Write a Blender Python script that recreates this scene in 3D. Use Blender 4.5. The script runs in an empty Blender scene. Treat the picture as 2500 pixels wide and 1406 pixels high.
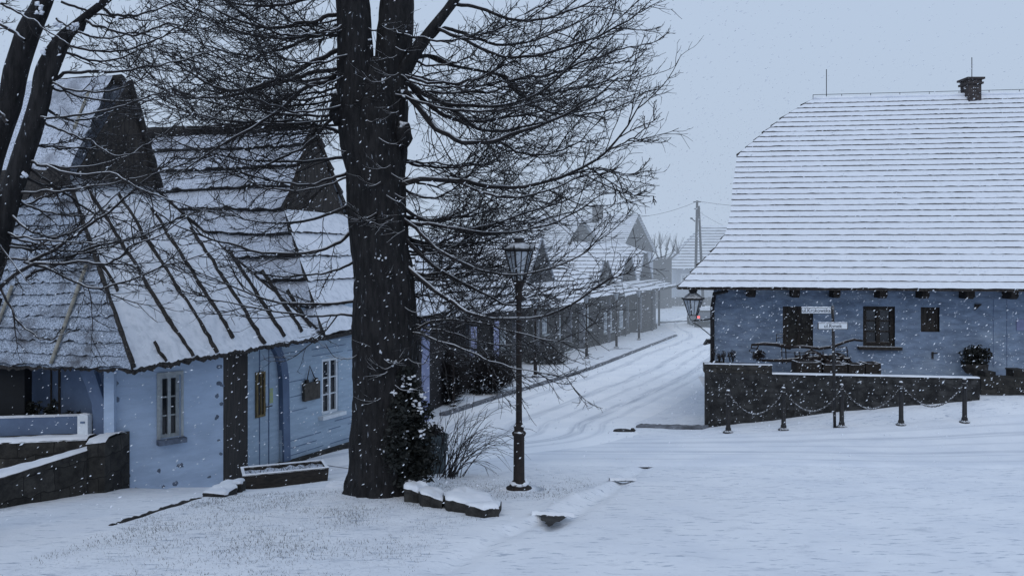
import bpy, math, random
import numpy as np
from mathutils import Vector, Matrix, noise as mnoise
random.seed(7); rng = np.random.default_rng(7)
sc = bpy.context.scene
C = sc.collection
F, CX, HZ, ZC = 2000.0, 1250.0, 615.0, 3.74      # lens in photo pixels, horizon row, eye height
V = Vector

# ------------------------------------------------------------------ helpers
def at(px, py, Y): return V(((px-CX)*Y/F, Y, ZC+(HZ-py)*Y/F))
def hit(px, py, p0, n):
    d = V(((px-CX)/F, 1.0, (HZ-py)/F)); o = V((0, 0, ZC))
    return o + d*((p0-o).dot(n)/d.dot(n))
def lerp(a, b, t): return a+(b-a)*t

class MB:
    def __init__(s): s.v=[]; s.f=[]; s.m=[]; s.sm=[]
    def add(s, vs, fs, mi=0, smooth=False):
        o=len(s.v); s.v.extend([tuple(p) for p in vs])
        for f in fs: s.f.append(tuple(i+o for i in f)); s.m.append(mi); s.sm.append(smooth)
    def quad(s, a, b, c, d, mi=0): s.add([a,b,c,d], [(0,1,2,3)], mi)
    def tri(s, a, b, c, mi=0): s.add([a,b,c], [(0,1,2)], mi)
    def obox(s, c, u, v, w, mi=0):       # centre + three half axes
        c,u,v,w=V(c),V(u),V(v),V(w)
        p=[c-u-v-w,c+u-v-w,c+u+v-w,c-u+v-w,c-u-v+w,c+u-v+w,c+u+v+w,c-u+v+w]
        s.add(p,[(3,2,1,0),(4,5,6,7),(0,1,5,4),(1,2,6,5),(2,3,7,6),(3,0,4,7)],mi)
    def box(s, lo, hi, mi=0):
        lo,hi=V(lo),V(hi); h=(hi-lo)/2
        s.obox((lo+hi)/2,(h.x,0,0),(0,h.y,0),(0,0,h.z),mi)
    def prism(s, poly, z0, z1, mi=0, caps=True):     # poly list of (x,y); z may be lists
        n=len(poly); z0=z0 if hasattr(z0,'__len__') else [z0]*n; z1=z1 if hasattr(z1,'__len__') else [z1]*n
        vs=[(p[0],p[1],z0[i]) for i,p in enumerate(poly)]+[(p[0],p[1],z1[i]) for i,p in enumerate(poly)]
        fs=[(i,(i+1)%n,n+(i+1)%n,n+i) for i in range(n)]
        if caps: fs+=[tuple(range(n-1,-1,-1)),tuple(range(n,2*n))]
        s.add(vs,fs,mi)
    def lathe(s, prof, c=(0,0,0), n=16, mi=0, smooth=True, rot=0):
        vs=[];fs=[];k=len(prof)
        for r,z in prof:
            for j in range(n):
                a=2*math.pi*j/n+rot; vs.append((c[0]+r*math.cos(a),c[1]+r*math.sin(a),c[2]+z))
        for i in range(k-1):
            for j in range(n):
                fs.append((i*n+j,i*n+(j+1)%n,(i+1)*n+(j+1)%n,(i+1)*n+j))
        fs.append(tuple(range(n-1,-1,-1))); fs.append(tuple((k-1)*n+j for j in range(n)))
        s.add(vs,fs,mi,smooth)
    def tube(s, pts, rad, n=6, mi=0, smooth=True):
        pts=[V(p) for p in pts]; k=len(pts)
        rad=rad if hasattr(rad,'__len__') else [rad]*k
        t=(pts[1]-pts[0]).normalized()
        a=t.cross(V((0,0,1)));
        if a.length<.05: a=t.cross(V((0,1,0)))
        a.normalize(); vs=[]; fs=[]
        cs=[(math.cos(2*math.pi*j/n),math.sin(2*math.pi*j/n)) for j in range(n)]
        for i in range(k):
            t=(pts[min(i+1,k-1)]-pts[max(i-1,0)])
            if t.length<1e-6: t=V((0,0,1))
            t.normalize(); a=(a-t*a.dot(t))
            if a.length<1e-4: a=t.orthogonal()
            a.normalize(); b=t.cross(a); r=rad[i]; p=pts[i]
            for c_,s_ in cs: vs.append((p.x+(a.x*c_+b.x*s_)*r,p.y+(a.y*c_+b.y*s_)*r,p.z+(a.z*c_+b.z*s_)*r))
        for i in range(k-1):
            for j in range(n): fs.append((i*n+j,i*n+(j+1)%n,(i+1)*n+(j+1)%n,(i+1)*n+j))
        fs.append(tuple(range(n-1,-1,-1))); fs.append(tuple((k-1)*n+j for j in range(n)))
        s.add(vs,fs,mi,smooth)
    def lump(s, c, rx, ry, rz, seed=0, amp=.25, mi=0, u=8, w=5, rot=0):   # irregular soft lump
        vs=[];fs=[]; cr,sr=math.cos(rot),math.sin(rot)
        for i in range(w+1):
            th=math.pi*i/w
            for j in range(u):
                ph=2*math.pi*j/u; d=V((math.sin(th)*math.cos(ph),math.sin(th)*math.sin(ph),math.cos(th)))
                q=1+amp*mnoise.noise(d*1.7+V((seed*3.1,seed*1.7,seed)))
                x,y=d.x*rx*q,d.y*ry*q
                vs.append((c[0]+x*cr-y*sr,c[1]+x*sr+y*cr,c[2]+d.z*rz*q))
        for i in range(w):
            for j in range(u): fs.append((i*u+j,(i+1)*u+j,(i+1)*u+(j+1)%u,i*u+(j+1)%u))
        s.add(vs,fs,mi,True)
    def build(s, name, mats, parent=None, **kw):
        me=bpy.data.meshes.new(name)
        off=parent_off(parent)
        vs=s.v if off.length==0 else [(p[0]-off.x,p[1]-off.y,p[2]-off.z) for p in s.v]
        me.from_pydata(vs,[],s.f)
        mats=mats if isinstance(mats,(list,tuple)) else [mats]
        for m in mats: me.materials.append(m)
        if s.m:
            me.polygons.foreach_set('material_index',s.m); me.polygons.foreach_set('use_smooth',s.sm)
        me.update()
        o=bpy.data.objects.new(name,me); C.objects.link(o)
        if parent: o.parent=parent
        tag(o,**kw); return o
def parent_off(p):
    off=V((0,0,0))
    while p: off+=p.location; p=p.parent
    return off
def tag(o,label=None,cat=None,group=None,kind=None):
    if label: o['label']=label
    if cat: o['category']=cat
    if group: o['group']=group
    if kind: o['kind']=kind
    return o
def empty(name,loc,label,cat,group=None):
    o=bpy.data.objects.new(name,None); C.objects.link(o); o.location=loc; o.empty_display_size=.2
    return tag(o,label,cat,group)
def copy_tree(o,parent=None):
    c=o.copy(); C.objects.link(c); c.parent=parent
    for ch in list(o.children): copy_tree(ch,c)
    return c

# ------------------------------------------------------------------ materials
def mat(name, c1, c2=None, scale=4, detail=6, lo=.35, hi=.65, rough=.85, bump=0, bscale=None, stretch=(1,1,1),
        snow=None, snowc=(.76,.79,.84), metal=0, spec=.3, c3=None, c3s=1.2, c3lo=.5, c3hi=.75):
    """colour c1->c2 by noise (c3: a second large-scale noise layer); snow=(lo,hi,noise) lays snow on upward faces"""
    m=bpy.data.materials.new(name); m.use_nodes=True; nt=m.node_tree; N=nt.nodes; L=nt.links
    b=N['Principled BSDF']; b.inputs['Roughness'].default_value=rough; b.inputs['Metallic'].default_value=metal
    b.inputs['Specular IOR Level'].default_value=spec
    tc=N.new('ShaderNodeTexCoord'); mp=N.new('ShaderNodeMapping'); mp.inputs['Scale'].default_value=stretch
    L.new(tc.outputs['Object'],mp.inputs['Vector'])
    def nz(s,d=6):
        n=N.new('ShaderNodeTexNoise'); n.inputs['Scale'].default_value=s; n.inputs['Detail'].default_value=d
        n.inputs['Roughness'].default_value=.62
        L.new(mp.outputs['Vector'],n.inputs['Vector']); return n.outputs['Fac']
    def rng_(sock,a,b_):
        r=N.new('ShaderNodeMapRange'); r.interpolation_type='SMOOTHSTEP'
        r.inputs['From Min'].default_value=a; r.inputs['From Max'].default_value=b_; L.new(sock,r.inputs['Value']); return r.outputs['Result']
    def mix(f,a,b_):
        x=N.new('ShaderNodeMix'); x.data_type='RGBA'
        if hasattr(f,'is_linked'): L.new(f,x.inputs['Factor'])
        for k,q in (('A',a),('B',b_)):
            i=[s for s in x.inputs if s.name==k and s.type=='RGBA'][0]
            if hasattr(q,'is_linked'): L.new(q,i)
            else: i.default_value=(*q,1)
        return [s for s in x.outputs if s.type=='RGBA'][0]
    col=None
    if c2: 
        n1=nz(scale,detail); col=mix(rng_(n1,lo,hi),c1,c2)
    if c3: col=mix(rng_(nz(c3s,3),c3lo,c3hi),col if col else c1,c3)
    if snow:
        g=N.new('ShaderNodeNewGeometry'); sx=N.new('ShaderNodeSeparateXYZ'); L.new(g.outputs['Normal'],sx.inputs[0])
        a=N.new('ShaderNodeMath'); a.operation='MULTIPLY_ADD'; L.new(nz(snow[3] if len(snow)>3 else 9,4),a.inputs[0]); a.inputs[1].default_value=snow[2]
        L.new(sx.outputs['Z'],a.inputs[2])
        col=mix(rng_(a.outputs[0],snow[0]+snow[2]*.5,snow[1]+snow[2]*.5),col if col else c1,snowc)
    if col: L.new(col,b.inputs['Base Color'])
    else: b.inputs['Base Color'].default_value=(*c1,1)
    if bump:
        bp=N.new('ShaderNodeBump'); bp.inputs['Strength'].default_value=bump; bp.inputs['Distance'].default_value=.02
        L.new(nz(bscale or scale*2,6),bp.inputs['Height']); L.new(bp.outputs['Normal'],b.inputs['Normal'])
    return m
def mat_blocks(name,c1,c2,mortar,w=.5,h=.22,bump=.6,scale=5,axis='XZ',snow=None,msize=.012):
    """coursed stone: brick texture laid on the wall plane"""
    m=mat(name,c1,c2,scale=scale,bump=bump,bscale=scale*3,snow=snow)
    nt=m.node_tree; N=nt.nodes; L=nt.links; b=N['Principled BSDF']
    tc=[n for n in N if n.type=='TEX_COORD'][0]
    sep=N.new('ShaderNodeSeparateXYZ'); L.new(tc.outputs['Object'],sep.inputs[0])
    ad=N.new('ShaderNodeMath'); ad.operation='ADD'; L.new(sep.outputs['X'],ad.inputs[0]); L.new(sep.outputs['Y'],ad.inputs[1])
    cb=N.new('ShaderNodeCombineXYZ'); L.new(ad.outputs[0],cb.inputs[0]); L.new(sep.outputs['Z'],cb.inputs[1])
    dn=N.new('ShaderNodeTexNoise'); dn.inputs['Scale'].default_value=3; L.new(tc.outputs['Object'],dn.inputs['Vector'])
    va=N.new('ShaderNodeVectorMath'); va.operation='MULTIPLY_ADD'; L.new(dn.outputs['Color'],va.inputs[0]); va.inputs[1].default_value=(.22,.22,0); L.new(cb.outputs[0],va.inputs[2])
    br=N.new('ShaderNodeTexBrick'); br.inputs['Scale'].default_value=1; br.inputs['Brick Width'].default_value=w; br.inputs['Row Height'].default_value=h
    br.inputs['Mortar Size'].default_value=msize; br.inputs['Mortar Smooth'].default_value=.6
    br.inputs['Color1'].default_value=(.7,.7,.7,1); br.inputs['Color2'].default_value=(1.25,1.25,1.25,1); br.inputs['Mortar'].default_value=(mortar,mortar,mortar,1)
    L.new(va.outputs[0],br.inputs['Vector'])
    src=b.inputs['Base Color'].links[0].from_socket
    x=N.new('ShaderNodeMix'); x.data_type='RGBA'; x.blend_type='MULTIPLY'; x.inputs['Factor'].default_value=1
    ia=[s for s in x.inputs if s.type=='RGBA']; L.new(src,ia[0]); L.new(br.outputs['Color'],ia[1])
    L.new([s for s in x.outputs if s.type=='RGBA'][0],b.inputs['Base Color'])
    return m
SN=(.82,.845,.885)
M={}
M['snow']=mat('snow',SN,(.70,.735,.80),scale=1.6,bump=.25,bscale=14,rough=.95,spec=.1)
M['snow_roof']=mat('snow_roof',(.74,.77,.83),(.56,.60,.66),scale=7,lo=.42,hi=.72,bump=.5,bscale=22,rough=.95,spec=.1,stretch=(1,1,1),c3=(.62,.66,.73),c3s=.8)
M['snow_tile']=mat('snow_tile',(.76,.79,.845),(.64,.675,.74),scale=9,lo=.5,hi=.8,bump=.3,bscale=25,rough=.95,spec=.1)
M['snow_thin']=mat('snow_thin',(.50,.57,.68),(.08,.095,.125),scale=40,detail=6,lo=.36,hi=.68,bump=.9,bscale=40,rough=.95,spec=.1,c3=(.10,.105,.12),c3s=1.7,c3lo=.46,c3hi=.72,stretch=(1,1,1.7))
M['snow_thin2']=mat('snow_thin2',(.60,.65,.74),(.12,.135,.165),scale=38,detail=6,lo=.42,hi=.72,bump=.8,bscale=40,rough=.95,spec=.1,c3=(.22,.235,.27),c3s=1.0,c3lo=.48,c3hi=.75)
M['thatch']=mat('thatch',(.016,.015,.016),(.05,.045,.042),scale=30,bump=.8)
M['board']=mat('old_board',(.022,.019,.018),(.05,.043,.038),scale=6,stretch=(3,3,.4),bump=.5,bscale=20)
M['ridge']=mat('ridge_thatch',(.012,.012,.013),(.035,.032,.03),scale=14,bump=.9,bscale=30)
M['lath']=mat('pale_lath',(.30,.29,.25),(.18,.17,.15),scale=9,bump=.3)
M['blue']=mat('blue_limewash',(.42,.525,.68),(.36,.455,.60),scale=3,bump=.5,bscale=9,stretch=(.6,.6,2.2),c3=(.30,.375,.49),c3s=1.6,c3lo=.52,c3hi=.85)
M['blue2']=mat('pale_blue_boards',(.385,.485,.59),(.325,.41,.51),scale=4,bump=.4,bscale=10,stretch=(.5,.5,3),c3=(.29,.36,.45),c3s=1.3,c3lo=.55,c3hi=.85)
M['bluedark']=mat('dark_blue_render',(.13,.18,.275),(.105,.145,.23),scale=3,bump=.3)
M['bluepost']=mat('blue_post',(.32,.36,.55),(.25,.29,.46),scale=5,bump=.3)
M['grime']=mat('bare_stone_patch',(.15,.185,.25),(.09,.11,.15),scale=11,bump=.9)
M['black']=mat('gap_shade',(.010,.011,.013),rough=.9)
M['frame']=mat('grey_white_paint',(.40,.43,.44),(.30,.325,.34),scale=12,bump=.2,rough=.6)
M['white']=mat('white_paint',(.70,.74,.78),(.62,.66,.70),scale=8,rough=.5)
M['glass']=mat('window_glass',(.018,.020,.024),(.03,.034,.04),scale=2,rough=.08,spec=.5)
M['stone']=mat_blocks('dark_stone',(.050,.047,.042),(.022,.021,.020),.35,w=.62,h=.30,scale=6)
M['stone2']=mat_blocks('rubble_stone',(.046,.046,.046),(.014,.014,.015),.75,w=.30,h=.14,scale=5,msize=.03)
M['slab']=mat('flag_stone',(.045,.043,.04),(.018,.017,.017),scale=8,bump=.9)
M['house_wall']=mat('blue_grey_stone_plaster',(.235,.305,.42),(.135,.178,.25),scale=2.6,lo=.3,hi=.7,bump=.9,bscale=7,stretch=(1,1,2.8),c3=(.34,.41,.50),c3s=.6,c3lo=.5,c3hi=.8)
M['bark']=mat('dark_bark',(.005,.005,.006),(.019,.018,.019),scale=11,stretch=(1.6,1.6,.35),bump=1,bscale=16,snow=(.62,.85,.5,7),c3=(.30,.33,.38),c3s=24,c3lo=.655,c3hi=.72)
M['limb']=mat('limb_bark',(.012,.011,.012),(.026,.023,.023),scale=12,bump=.4,snow=(.46,.80,.55,5),snowc=(.68,.71,.76))
M['twig']=mat('twig_bark',(.012,.011,.012),(.022,.02,.02),scale=12,snow=(.86,1.0,.35,3),snowc=(.45,.48,.54))
M['iron']=mat('black_iron',(.016,.016,.018),(.030,.028,.028),scale=14,rough=.55,bump=.25,snow=(.6,.92,.5,16))
M['rust']=mat('rusty_iron',(.030,.022,.020),(.016,.014,.014),scale=14,rough=.8,bump=.3,snow=(.8,.98,.4,16))
M['pane']=mat('pale_lamp_glass',(.46,.51,.57),(.34,.38,.43),scale=6,rough=.2,spec=.5)  # opaque pale colour stands in for bright snow seen through clear panes
M['wood']=mat('weathered_wood',(.040,.034,.030),(.020,.018,.017),scale=7,stretch=(1,1,3),bump=.5,snow=(.8,1,.4,9))
M['yellow']=mat('ochre_wood',(.20,.155,.075),(.12,.09,.05),scale=9,bump=.3)
M['bag']=mat('brown_board',(.085,.075,.065),(.05,.045,.04),scale=10,bump=.6)
M['note']=mat('yellowed_notice',(.40,.46,.20),(.33,.40,.30),scale=18)
M['leafdark']=mat('evergreen_leaves',(.008,.010,.009),(.018,.020,.018),scale=5,rough=.7,snow=(1.0,1.12,.75,2.4))
M['hedge']=mat('dry_hedge_twigs',(.020,.018,.019),(.04,.036,.036),scale=6)
M['signwhite']=mat('sign_enamel',(.66,.70,.74),(.60,.64,.68),scale=5,rough=.4)
M['signtext']=mat('sign_lettering',(.05,.055,.075),rough=.6)
M['farwood']=mat('grey_log_wall',(.034,.031,.032),(.016,.015,.017),scale=3,stretch=(.4,.4,5),bump=.6,bscale=10)
M['fargable']=mat('grey_gable_boards',(.026,.026,.030),(.015,.015,.018),scale=5,stretch=(3,3,.5))
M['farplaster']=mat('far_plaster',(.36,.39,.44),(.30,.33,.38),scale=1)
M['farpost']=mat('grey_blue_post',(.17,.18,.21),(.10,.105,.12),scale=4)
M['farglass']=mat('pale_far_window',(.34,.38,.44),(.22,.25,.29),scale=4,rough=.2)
M['brick']=mat('chimney_brick',(.035,.031,.032),(.06,.05,.048),scale=9,bump=.6,snow=(.8,1,.2))
M['carpaint']=mat('grey_car_paint',(.085,.10,.125),(.07,.085,.11),scale=3,rough=.35,spec=.5,snow=(.8,.98,.3,3))
M['tyre']=mat('tyre_rubber',(.012,.012,.013),rough=.9)
M['redlight']=mat('red_tail_light',(.75,.05,.05),rough=.3)
nt=M['redlight'].node_tree; nt.nodes['Principled BSDF'].inputs['Emission Color'].default_value=(1,.10,.08,1); nt.nodes['Principled BSDF'].inputs['Emission Strength'].default_value=1.6
M['grass']=mat('dry_grass',(.030,.030,.026),(.055,.052,.042),scale=3)
M['flake']=mat('snowflake',(.80,.83,.88),rough=1,spec=.05)
M['kerb']=mat('wet_kerb_stone',(.085,.09,.10),(.20,.21,.235),scale=4,bump=.6)
M['tub']=mat('green_grey_tub',(.10,.125,.135),(.075,.095,.105),scale=4,bump=.3)

# ------------------------------------------------------------------ ground height
CP=[]
def gp(px,py,Y): p=at(px,py,Y); CP.append(tuple(p))
zl=lambda Y:.95-.1156*(Y-7)
for X in (-9,-5,-2,1,5,9): CP.append((X,7,zl(7)))
for X in (-9,-3,3,9): CP.append((X,1,zl(1)-.02))
for X in (-12,0,14): CP.append((X,-5,zl(-4)))
for X in (-3.8,-2,.1,2.5,6,10): CP.append((X,9.2,zl(9.2)))
for X in (-2.1,-.9,.1,2,5,9): CP.append((X,11.3,zl(11.3)))
for X in (0,2,5,9): CP.append((X,13.5,zl(13.5)))
for X in (-.6,1.5,4.5,8): CP.append((X,16,-.10))
CP+=[(-6.87,11,.29),(-6.3,12.7,.08),(-5.0,14.1,-.36),(-5.6,11.2,.26),(-4.5,12.3,.13),(-3.6,13.6,-.10),(-5.2,16.2,-.66),(-3.77,19,-.78),(-2.4,15.5,-.35),(-2.2,18.5,-.62)]
gp(1778,1055,18); gp(1913,1049,17.85); gp(2055,1043,17.7); gp(2200,1038,17.5); gp(2355,1033,17.32); gp(2490,1028,17.2)
CP+=[(4.56,19.3,-.41),(6.6,19.0,-.11),(8.6,18.75,.17),(10.57,18.46,.445),(13,18.2,.6),(12,16.8,.18),(4,17,-.17)]
CP+=[(1.5,18.5,-.40),(2.5,20.5,-.62),(-1.98,23.3,-.93),(5,22.5,-.75),(-3.5,24,-.98)]
zs=lambda Y:-.98-.031*(Y-25)
for Y,xs in ((27,(-6,-2,2.5,7)),(36,(-4,.5,3.3,9)),(45,(-2,4,8,14)),(55,(2,7,11,18)),(66,(6,11,16,24))):
    for X in xs: CP.append((X,Y,zs(Y)))
CP+=[(8,21.3,.3),(11,21,.35),(15,21,.4),(18,17,.6)]
for X in (-10,10,25,45): CP.append((X,80,-2.2)); CP.append((X,95,-1.9)); CP.append((X*1.5,140,-1.8))
for X in (-14,-20): 
    CP.append((X,10,.4)); CP.append((X,18,.0)); CP.append((X,40,-1.0))
CP=np.array(CP); P2=CP[:,:2]
def phi(r): return r*r*np.log(r+1e-6)
def fitr():
    n=len(P2); s=20.0; q=P2/s
    D=np.linalg.norm(q[:,None]-q[None],axis=2); A=np.zeros((n+3,n+3))
    A[:n,:n]=phi(D)+np.eye(n)*.004; A[:n,n]=1; A[:n,n+1:]=q; A[n,:n]=1; A[n+1:,:n]=q.T
    return np.linalg.solve(A,np.concatenate([CP[:,2],[0,0,0]]))
W=fitr()
def Garr(x,y):
    x=np.clip(x,-40,60); y=np.clip(y,-8,140)
    q=np.stack([x,y],-1)/20.0; n=len(P2); out=np.zeros(len(q))
    for i in range(0,len(q),20000):
        k=q[i:i+20000]; D=np.linalg.norm(k[:,None]-P2[None]/20.0,axis=2)
        out[i:i+20000]=phi(D)@W[:n]+W[n]+k@W[n+1:]
    zf=np.where(y<60,-.98-.031*(y-25),np.maximum(-2.2,-2.065-.031*np.minimum(y-60,4.4))); t=np.clip((y-21.5)/7,0,1); t=t*t*(3-2*t); t=t*np.clip((x+9)/5,0,1)
    return np.clip(out*(1-t)+zf*t,-4,4)
def G(x,y): return float(Garr(np.array([x]),np.array([y]))[0])
def ghit(px,py):                       # pixel ray with the ground
    lo,hi=3.0,160.0
    Y=lo
    while Y<hi:
        p=at(px,py,Y)
        if p.z<G(p.x,p.y): break
        Y*=1.03
    a,b=Y/1.03,Y
    for _ in range(25):
        m=(a+b)/2; p=at(px,py,m)
        if p.z<G(p.x,p.y): b=m
        else: a=m
    return at(px,py,b)

def spaced(segs):
    out=[]
    for a,b,d in segs: out+=list(np.arange(a,b,d))
    return np.array(out+[segs[-1][1]])
gx=spaced([(-400,-60,40),(-60,-16,3),(-16,-9,.35),(-9,12,.07),(12,22,.35),(22,70,3),(70,450,40)])
gy=spaced([(-60,-5,8),(-5,5,.6),(5,20,.07),(20,36,.25),(36,75,.7),(75,160,4),(160,720,40)])
XX,YY=np.meshgrid(gx,gy); hz=Garr(XX.ravel(),YY.ravel()).reshape(XX.shape)
nzv=np.array([mnoise.fractal(V((x*.9,y*.9,0)),.8,2.1,4) if (-9<x<14 and 4<y<22) else 0 for x,y in zip(XX.ravel(),YY.ravel())]).reshape(XX.shape)
hz=hz+.022*nzv
for (q0,q1,q2,w_,dp) in ((1345,1288,(1480,1200,1600,1120),.10,.05),(1080,1390,(1250,1290,1330,1268),.12,.045),(1310,1262,(1400,1215,1500,1178),.09,-.04)):
    ln=[ghit(q0,q1),ghit(q2[0],q2[1]),ghit(q2[2],q2[3])]
    for a,b in zip(ln,ln[1:]):
        dx,dy=b.x-a.x,b.y-a.y; t=np.clip(((XX-a.x)*dx+(YY-a.y)*dy)/(dx*dx+dy*dy),0,1); d2=(XX-a.x-t*dx)**2+(YY-a.y-t*dy)**2; hz=hz-dp*np.exp(-d2/w_**2)
ny,nx=XX.shape
idx=np.arange(ny*nx).reshape(ny,nx)
quads=np.stack([idx[:-1,:-1],idx[:-1,1:],idx[1:,1:],idx[1:,:-1]],-1).reshape(-1,4)
me=bpy.data.meshes.new('snowy_ground')
me.from_pydata(np.stack([XX.ravel(),YY.ravel(),hz.ravel()],-1).tolist(),[],quads.tolist())
me.polygons.foreach_set('use_smooth',[True]*len(me.polygons))
# grass showing through the thin snow: a mask over the lawn
def smooth(a,b,x): t=np.clip((x-a)/(b-a),0,1); return t*t*(3-2*t)
e1=ghit(270,1285); e2=ghit(490,1215)
def lawn(x,y):
    x=np.asarray(x,float); y=np.asarray(y,float)
    edge=lerp(e1.x,e2.x,(y-e1.y)/(e2.y-e1.y))
    rx=np.interp(y,[6,7.05,9.5,10.6,11.4],[-1.1,-.75,-.25,-.7,-1.2])
    a=smooth(0,.35,x-edge)*smooth(0,.5,rx-x)*smooth(11.9,11.2,y)*smooth(4.5,6.5,y)
    b=smooth(-1.5,-.9,x)*smooth(1.35,.7,x)*smooth(10.45,10.9,y)*smooth(12.9,12.0,y)
    return np.maximum(a,b*.95)
lm=lawn(XX.ravel(),YY.ravel())
att=me.attributes.new('lawn','FLOAT','POINT'); att.data.foreach_set('value',lm.astype(np.float32))
g_mat=mat('snow_cover',SN,(.73,.765,.825),scale=.9,detail=8,lo=.35,hi=.75,bump=.6,bscale=11,rough=.95,spec=.1)
nt=g_mat.node_tree; N=nt.nodes; L=nt.links; b=N['Principled BSDF']; src=b.inputs['Base Color'].links[0].from_socket
tc=[n for n in N if n.type=='TEX_COORD'][0]
an=N.new('ShaderNodeAttribute'); an.attribute_name='lawn'
def add_layer(src,stretch,scale,lo,hi,col,fac_sock=None,k=1):
    mp=N.new('ShaderNodeMapping'); mp.inputs['Scale'].default_value=stretch; L.new(tc.outputs['Object'],mp.inputs[0])
    n=N.new('ShaderNodeTexNoise'); n.inputs['Scale'].default_value=scale; n.inputs['Detail'].default_value=6; n.inputs['Roughness'].default_value=.65; L.new(mp.outputs[0],n.inputs['Vector'])
    r=N.new('ShaderNodeMapRange'); r.interpolation_type='SMOOTHSTEP'; r.inputs['From Min'].default_value=lo; r.inputs['From Max'].default_value=hi; r.inputs['To Max'].default_value=k; L.new(n.outputs['Fac'],r.inputs['Value'])
    f=r.outputs[0]
    if fac_sock:
        mu=N.new('ShaderNodeMath'); mu.operation='MULTIPLY'; L.new(f,mu.inputs[0]); L.new(fac_sock,mu.inputs[1]); f=mu.outputs[0]
    x=N.new('ShaderNodeMix'); x.data_type='RGBA'; L.new(f,x.inputs['Factor']); ia=[s for s in x.inputs if s.type=='RGBA']; L.new(src,ia[0]); ia[1].default_value=(*col,1)
    return [s for s in x.outputs if s.type=='RGBA'][0]
src=add_layer(src,(.9,1.6,1),2.2,.57,.74,(.46,.50,.57),None,.6)      # worn thin places; dark mottle here and below also stands in for relief shading
src=add_layer(src,(.35,1.6,1),11,.565,.655,(.34,.395,.48),None,.75)
src=add_layer(src,(1,1,1),26,.50,.70,(.27,.325,.40),an.outputs['Fac'],.40)
src=add_layer(src,(1,1,1),2.4,.48,.75,(.52,.56,.63),an.outputs['Fac'],.35)
L.new(src,b.inputs['Base Color'])
me.materials.append(g_mat); me.update()
go=bpy.data.objects.new('ground',me); C.objects.link(go); tag(go,kind='structure',label='snow covered sloping ground of the square')

# grass blades
mbv=[];mbf=[]
n_try=0
px_=rng.uniform(-5.2,1.5,260000); py_=rng.uniform(5.5,13,260000); lw=lawn(px_,py_)
dens=np.array([.5+.9*mnoise.noise(V((x*1.1,y*1.1,3))) for x,y in zip(px_,py_)])
keep=rng.random(len(px_))<lw*np.clip(dens,.04,1)*.24
px_,py_=px_[keep],py_[keep]; pz_=Garr(px_,py_)
for x,y,z in zip(px_,py_,pz_):
    h=random.uniform(.008,.034); a=random.uniform(0,6.28); w=random.uniform(.0015,.003); l=random.uniform(.2,1.0)*h; a2=random.uniform(0,6.28)
    o=len(mbv); cx,cy=math.cos(a)*w,math.sin(a)*w
    mbv+= [(x-cx,y-cy,z-.004),(x+cx,y+cy,z-.004),(x+math.cos(a2)*l,y+math.sin(a2)*l,z+h)]; mbf.append((o,o+1,o+2))
me=bpy.data.meshes.new('grass'); me.from_pydata(mbv,[],mbf); me.materials.append(M['grass'])
o=bpy.data.objects.new('grass',me); C.objects.link(o); tag(o,kind='stuff',label='dry grass blades poking through thin snow on the lawn')

# ------------------------------------------------------------------ road ribbons with tyre tracks
def road_mat(name,tracks,c1=SN,c2=(.73,.765,.825)):
    m=mat(name,c1,c2,scale=.9,detail=7,bump=.25,bscale=8,rough=.95,spec=.1); nt=m.node_tree; N=nt.nodes; L=nt.links; b=N['Principled BSDF']
    src=b.inputs['Base Color'].links[0].from_socket
    uv=N.new('ShaderNodeUVMap'); uv.uv_map='UVMap'; sp=N.new('ShaderNodeSeparateXYZ'); L.new(uv.outputs[0],sp.inputs[0])
    mp=N.new('ShaderNodeMapping'); mp.inputs['Scale'].default_value=(6,.25,1); L.new(uv.outputs[0],mp.inputs[0])
    nz=N.new('ShaderNodeTexNoise'); nz.inputs['Scale'].default_value=2; nz.inputs['Detail'].default_value=5; L.new(mp.outputs[0],nz.inputs['Vector'])
    wob=N.new('ShaderNodeTexNoise'); wob.inputs['Scale'].default_value=.25; L.new(uv.outputs[0],wob.inputs['Vector'])
    wa=N.new('ShaderNodeMath'); wa.operation='MULTIPLY_ADD'; L.new(wob.outputs['Fac'],wa.inputs[0]); wa.inputs[1].default_value=.5; L.new(sp.outputs['X'],wa.inputs[2])
    tot=None
    for (u,w,k) in tracks:
        d=N.new('ShaderNodeMath'); d.operation='SUBTRACT'; L.new(wa.outputs[0],d.inputs[0]); d.inputs[1].default_value=u+.25
        a=N.new('ShaderNodeMath'); a.operation='ABSOLUTE'; L.new(d.outputs[0],a.inputs[0])
        r=N.new('ShaderNodeMapRange'); r.interpolation_type='SMOOTHSTEP'; r.inputs['From Min'].default_value=w; r.inputs['From Max'].default_value=w*.25; r.inputs['To Max'].default_value=k; L.new(a.outputs[0],r.inputs['Value'])
        if tot is None: tot=r.outputs[0]
        else:
            mx=N.new('ShaderNodeMath'); mx.operation='MAXIMUM'; L.new(tot,mx.inputs[0]); L.new(r.outputs[0],mx.inputs[1]); tot=mx.outputs[0]
    rr=N.new('ShaderNodeMapRange'); rr.inputs['From Min'].default_value=.3; rr.inputs['From Max'].default_value=.65; L.new(nz.outputs['Fac'],rr.inputs['Value'])
    mu=N.new('ShaderNodeMath'); mu.operation='MULTIPLY'; L.new(tot,mu.inputs[0]); L.new(rr.outputs[0],mu.inputs[1])
    x=N.new('ShaderNodeMix'); x.data_type='RGBA'; L.new(mu.outputs[0],x.inputs['Factor']); ia=[s for s in x.inputs if s.type=='RGBA']; L.new(src,ia[0]); ia[1].default_value=(.40,.44,.51,1)
    L.new([s for s in x.outputs if s.type=='RGBA'][0],b.inputs['Base Color'])
    return m
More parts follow.
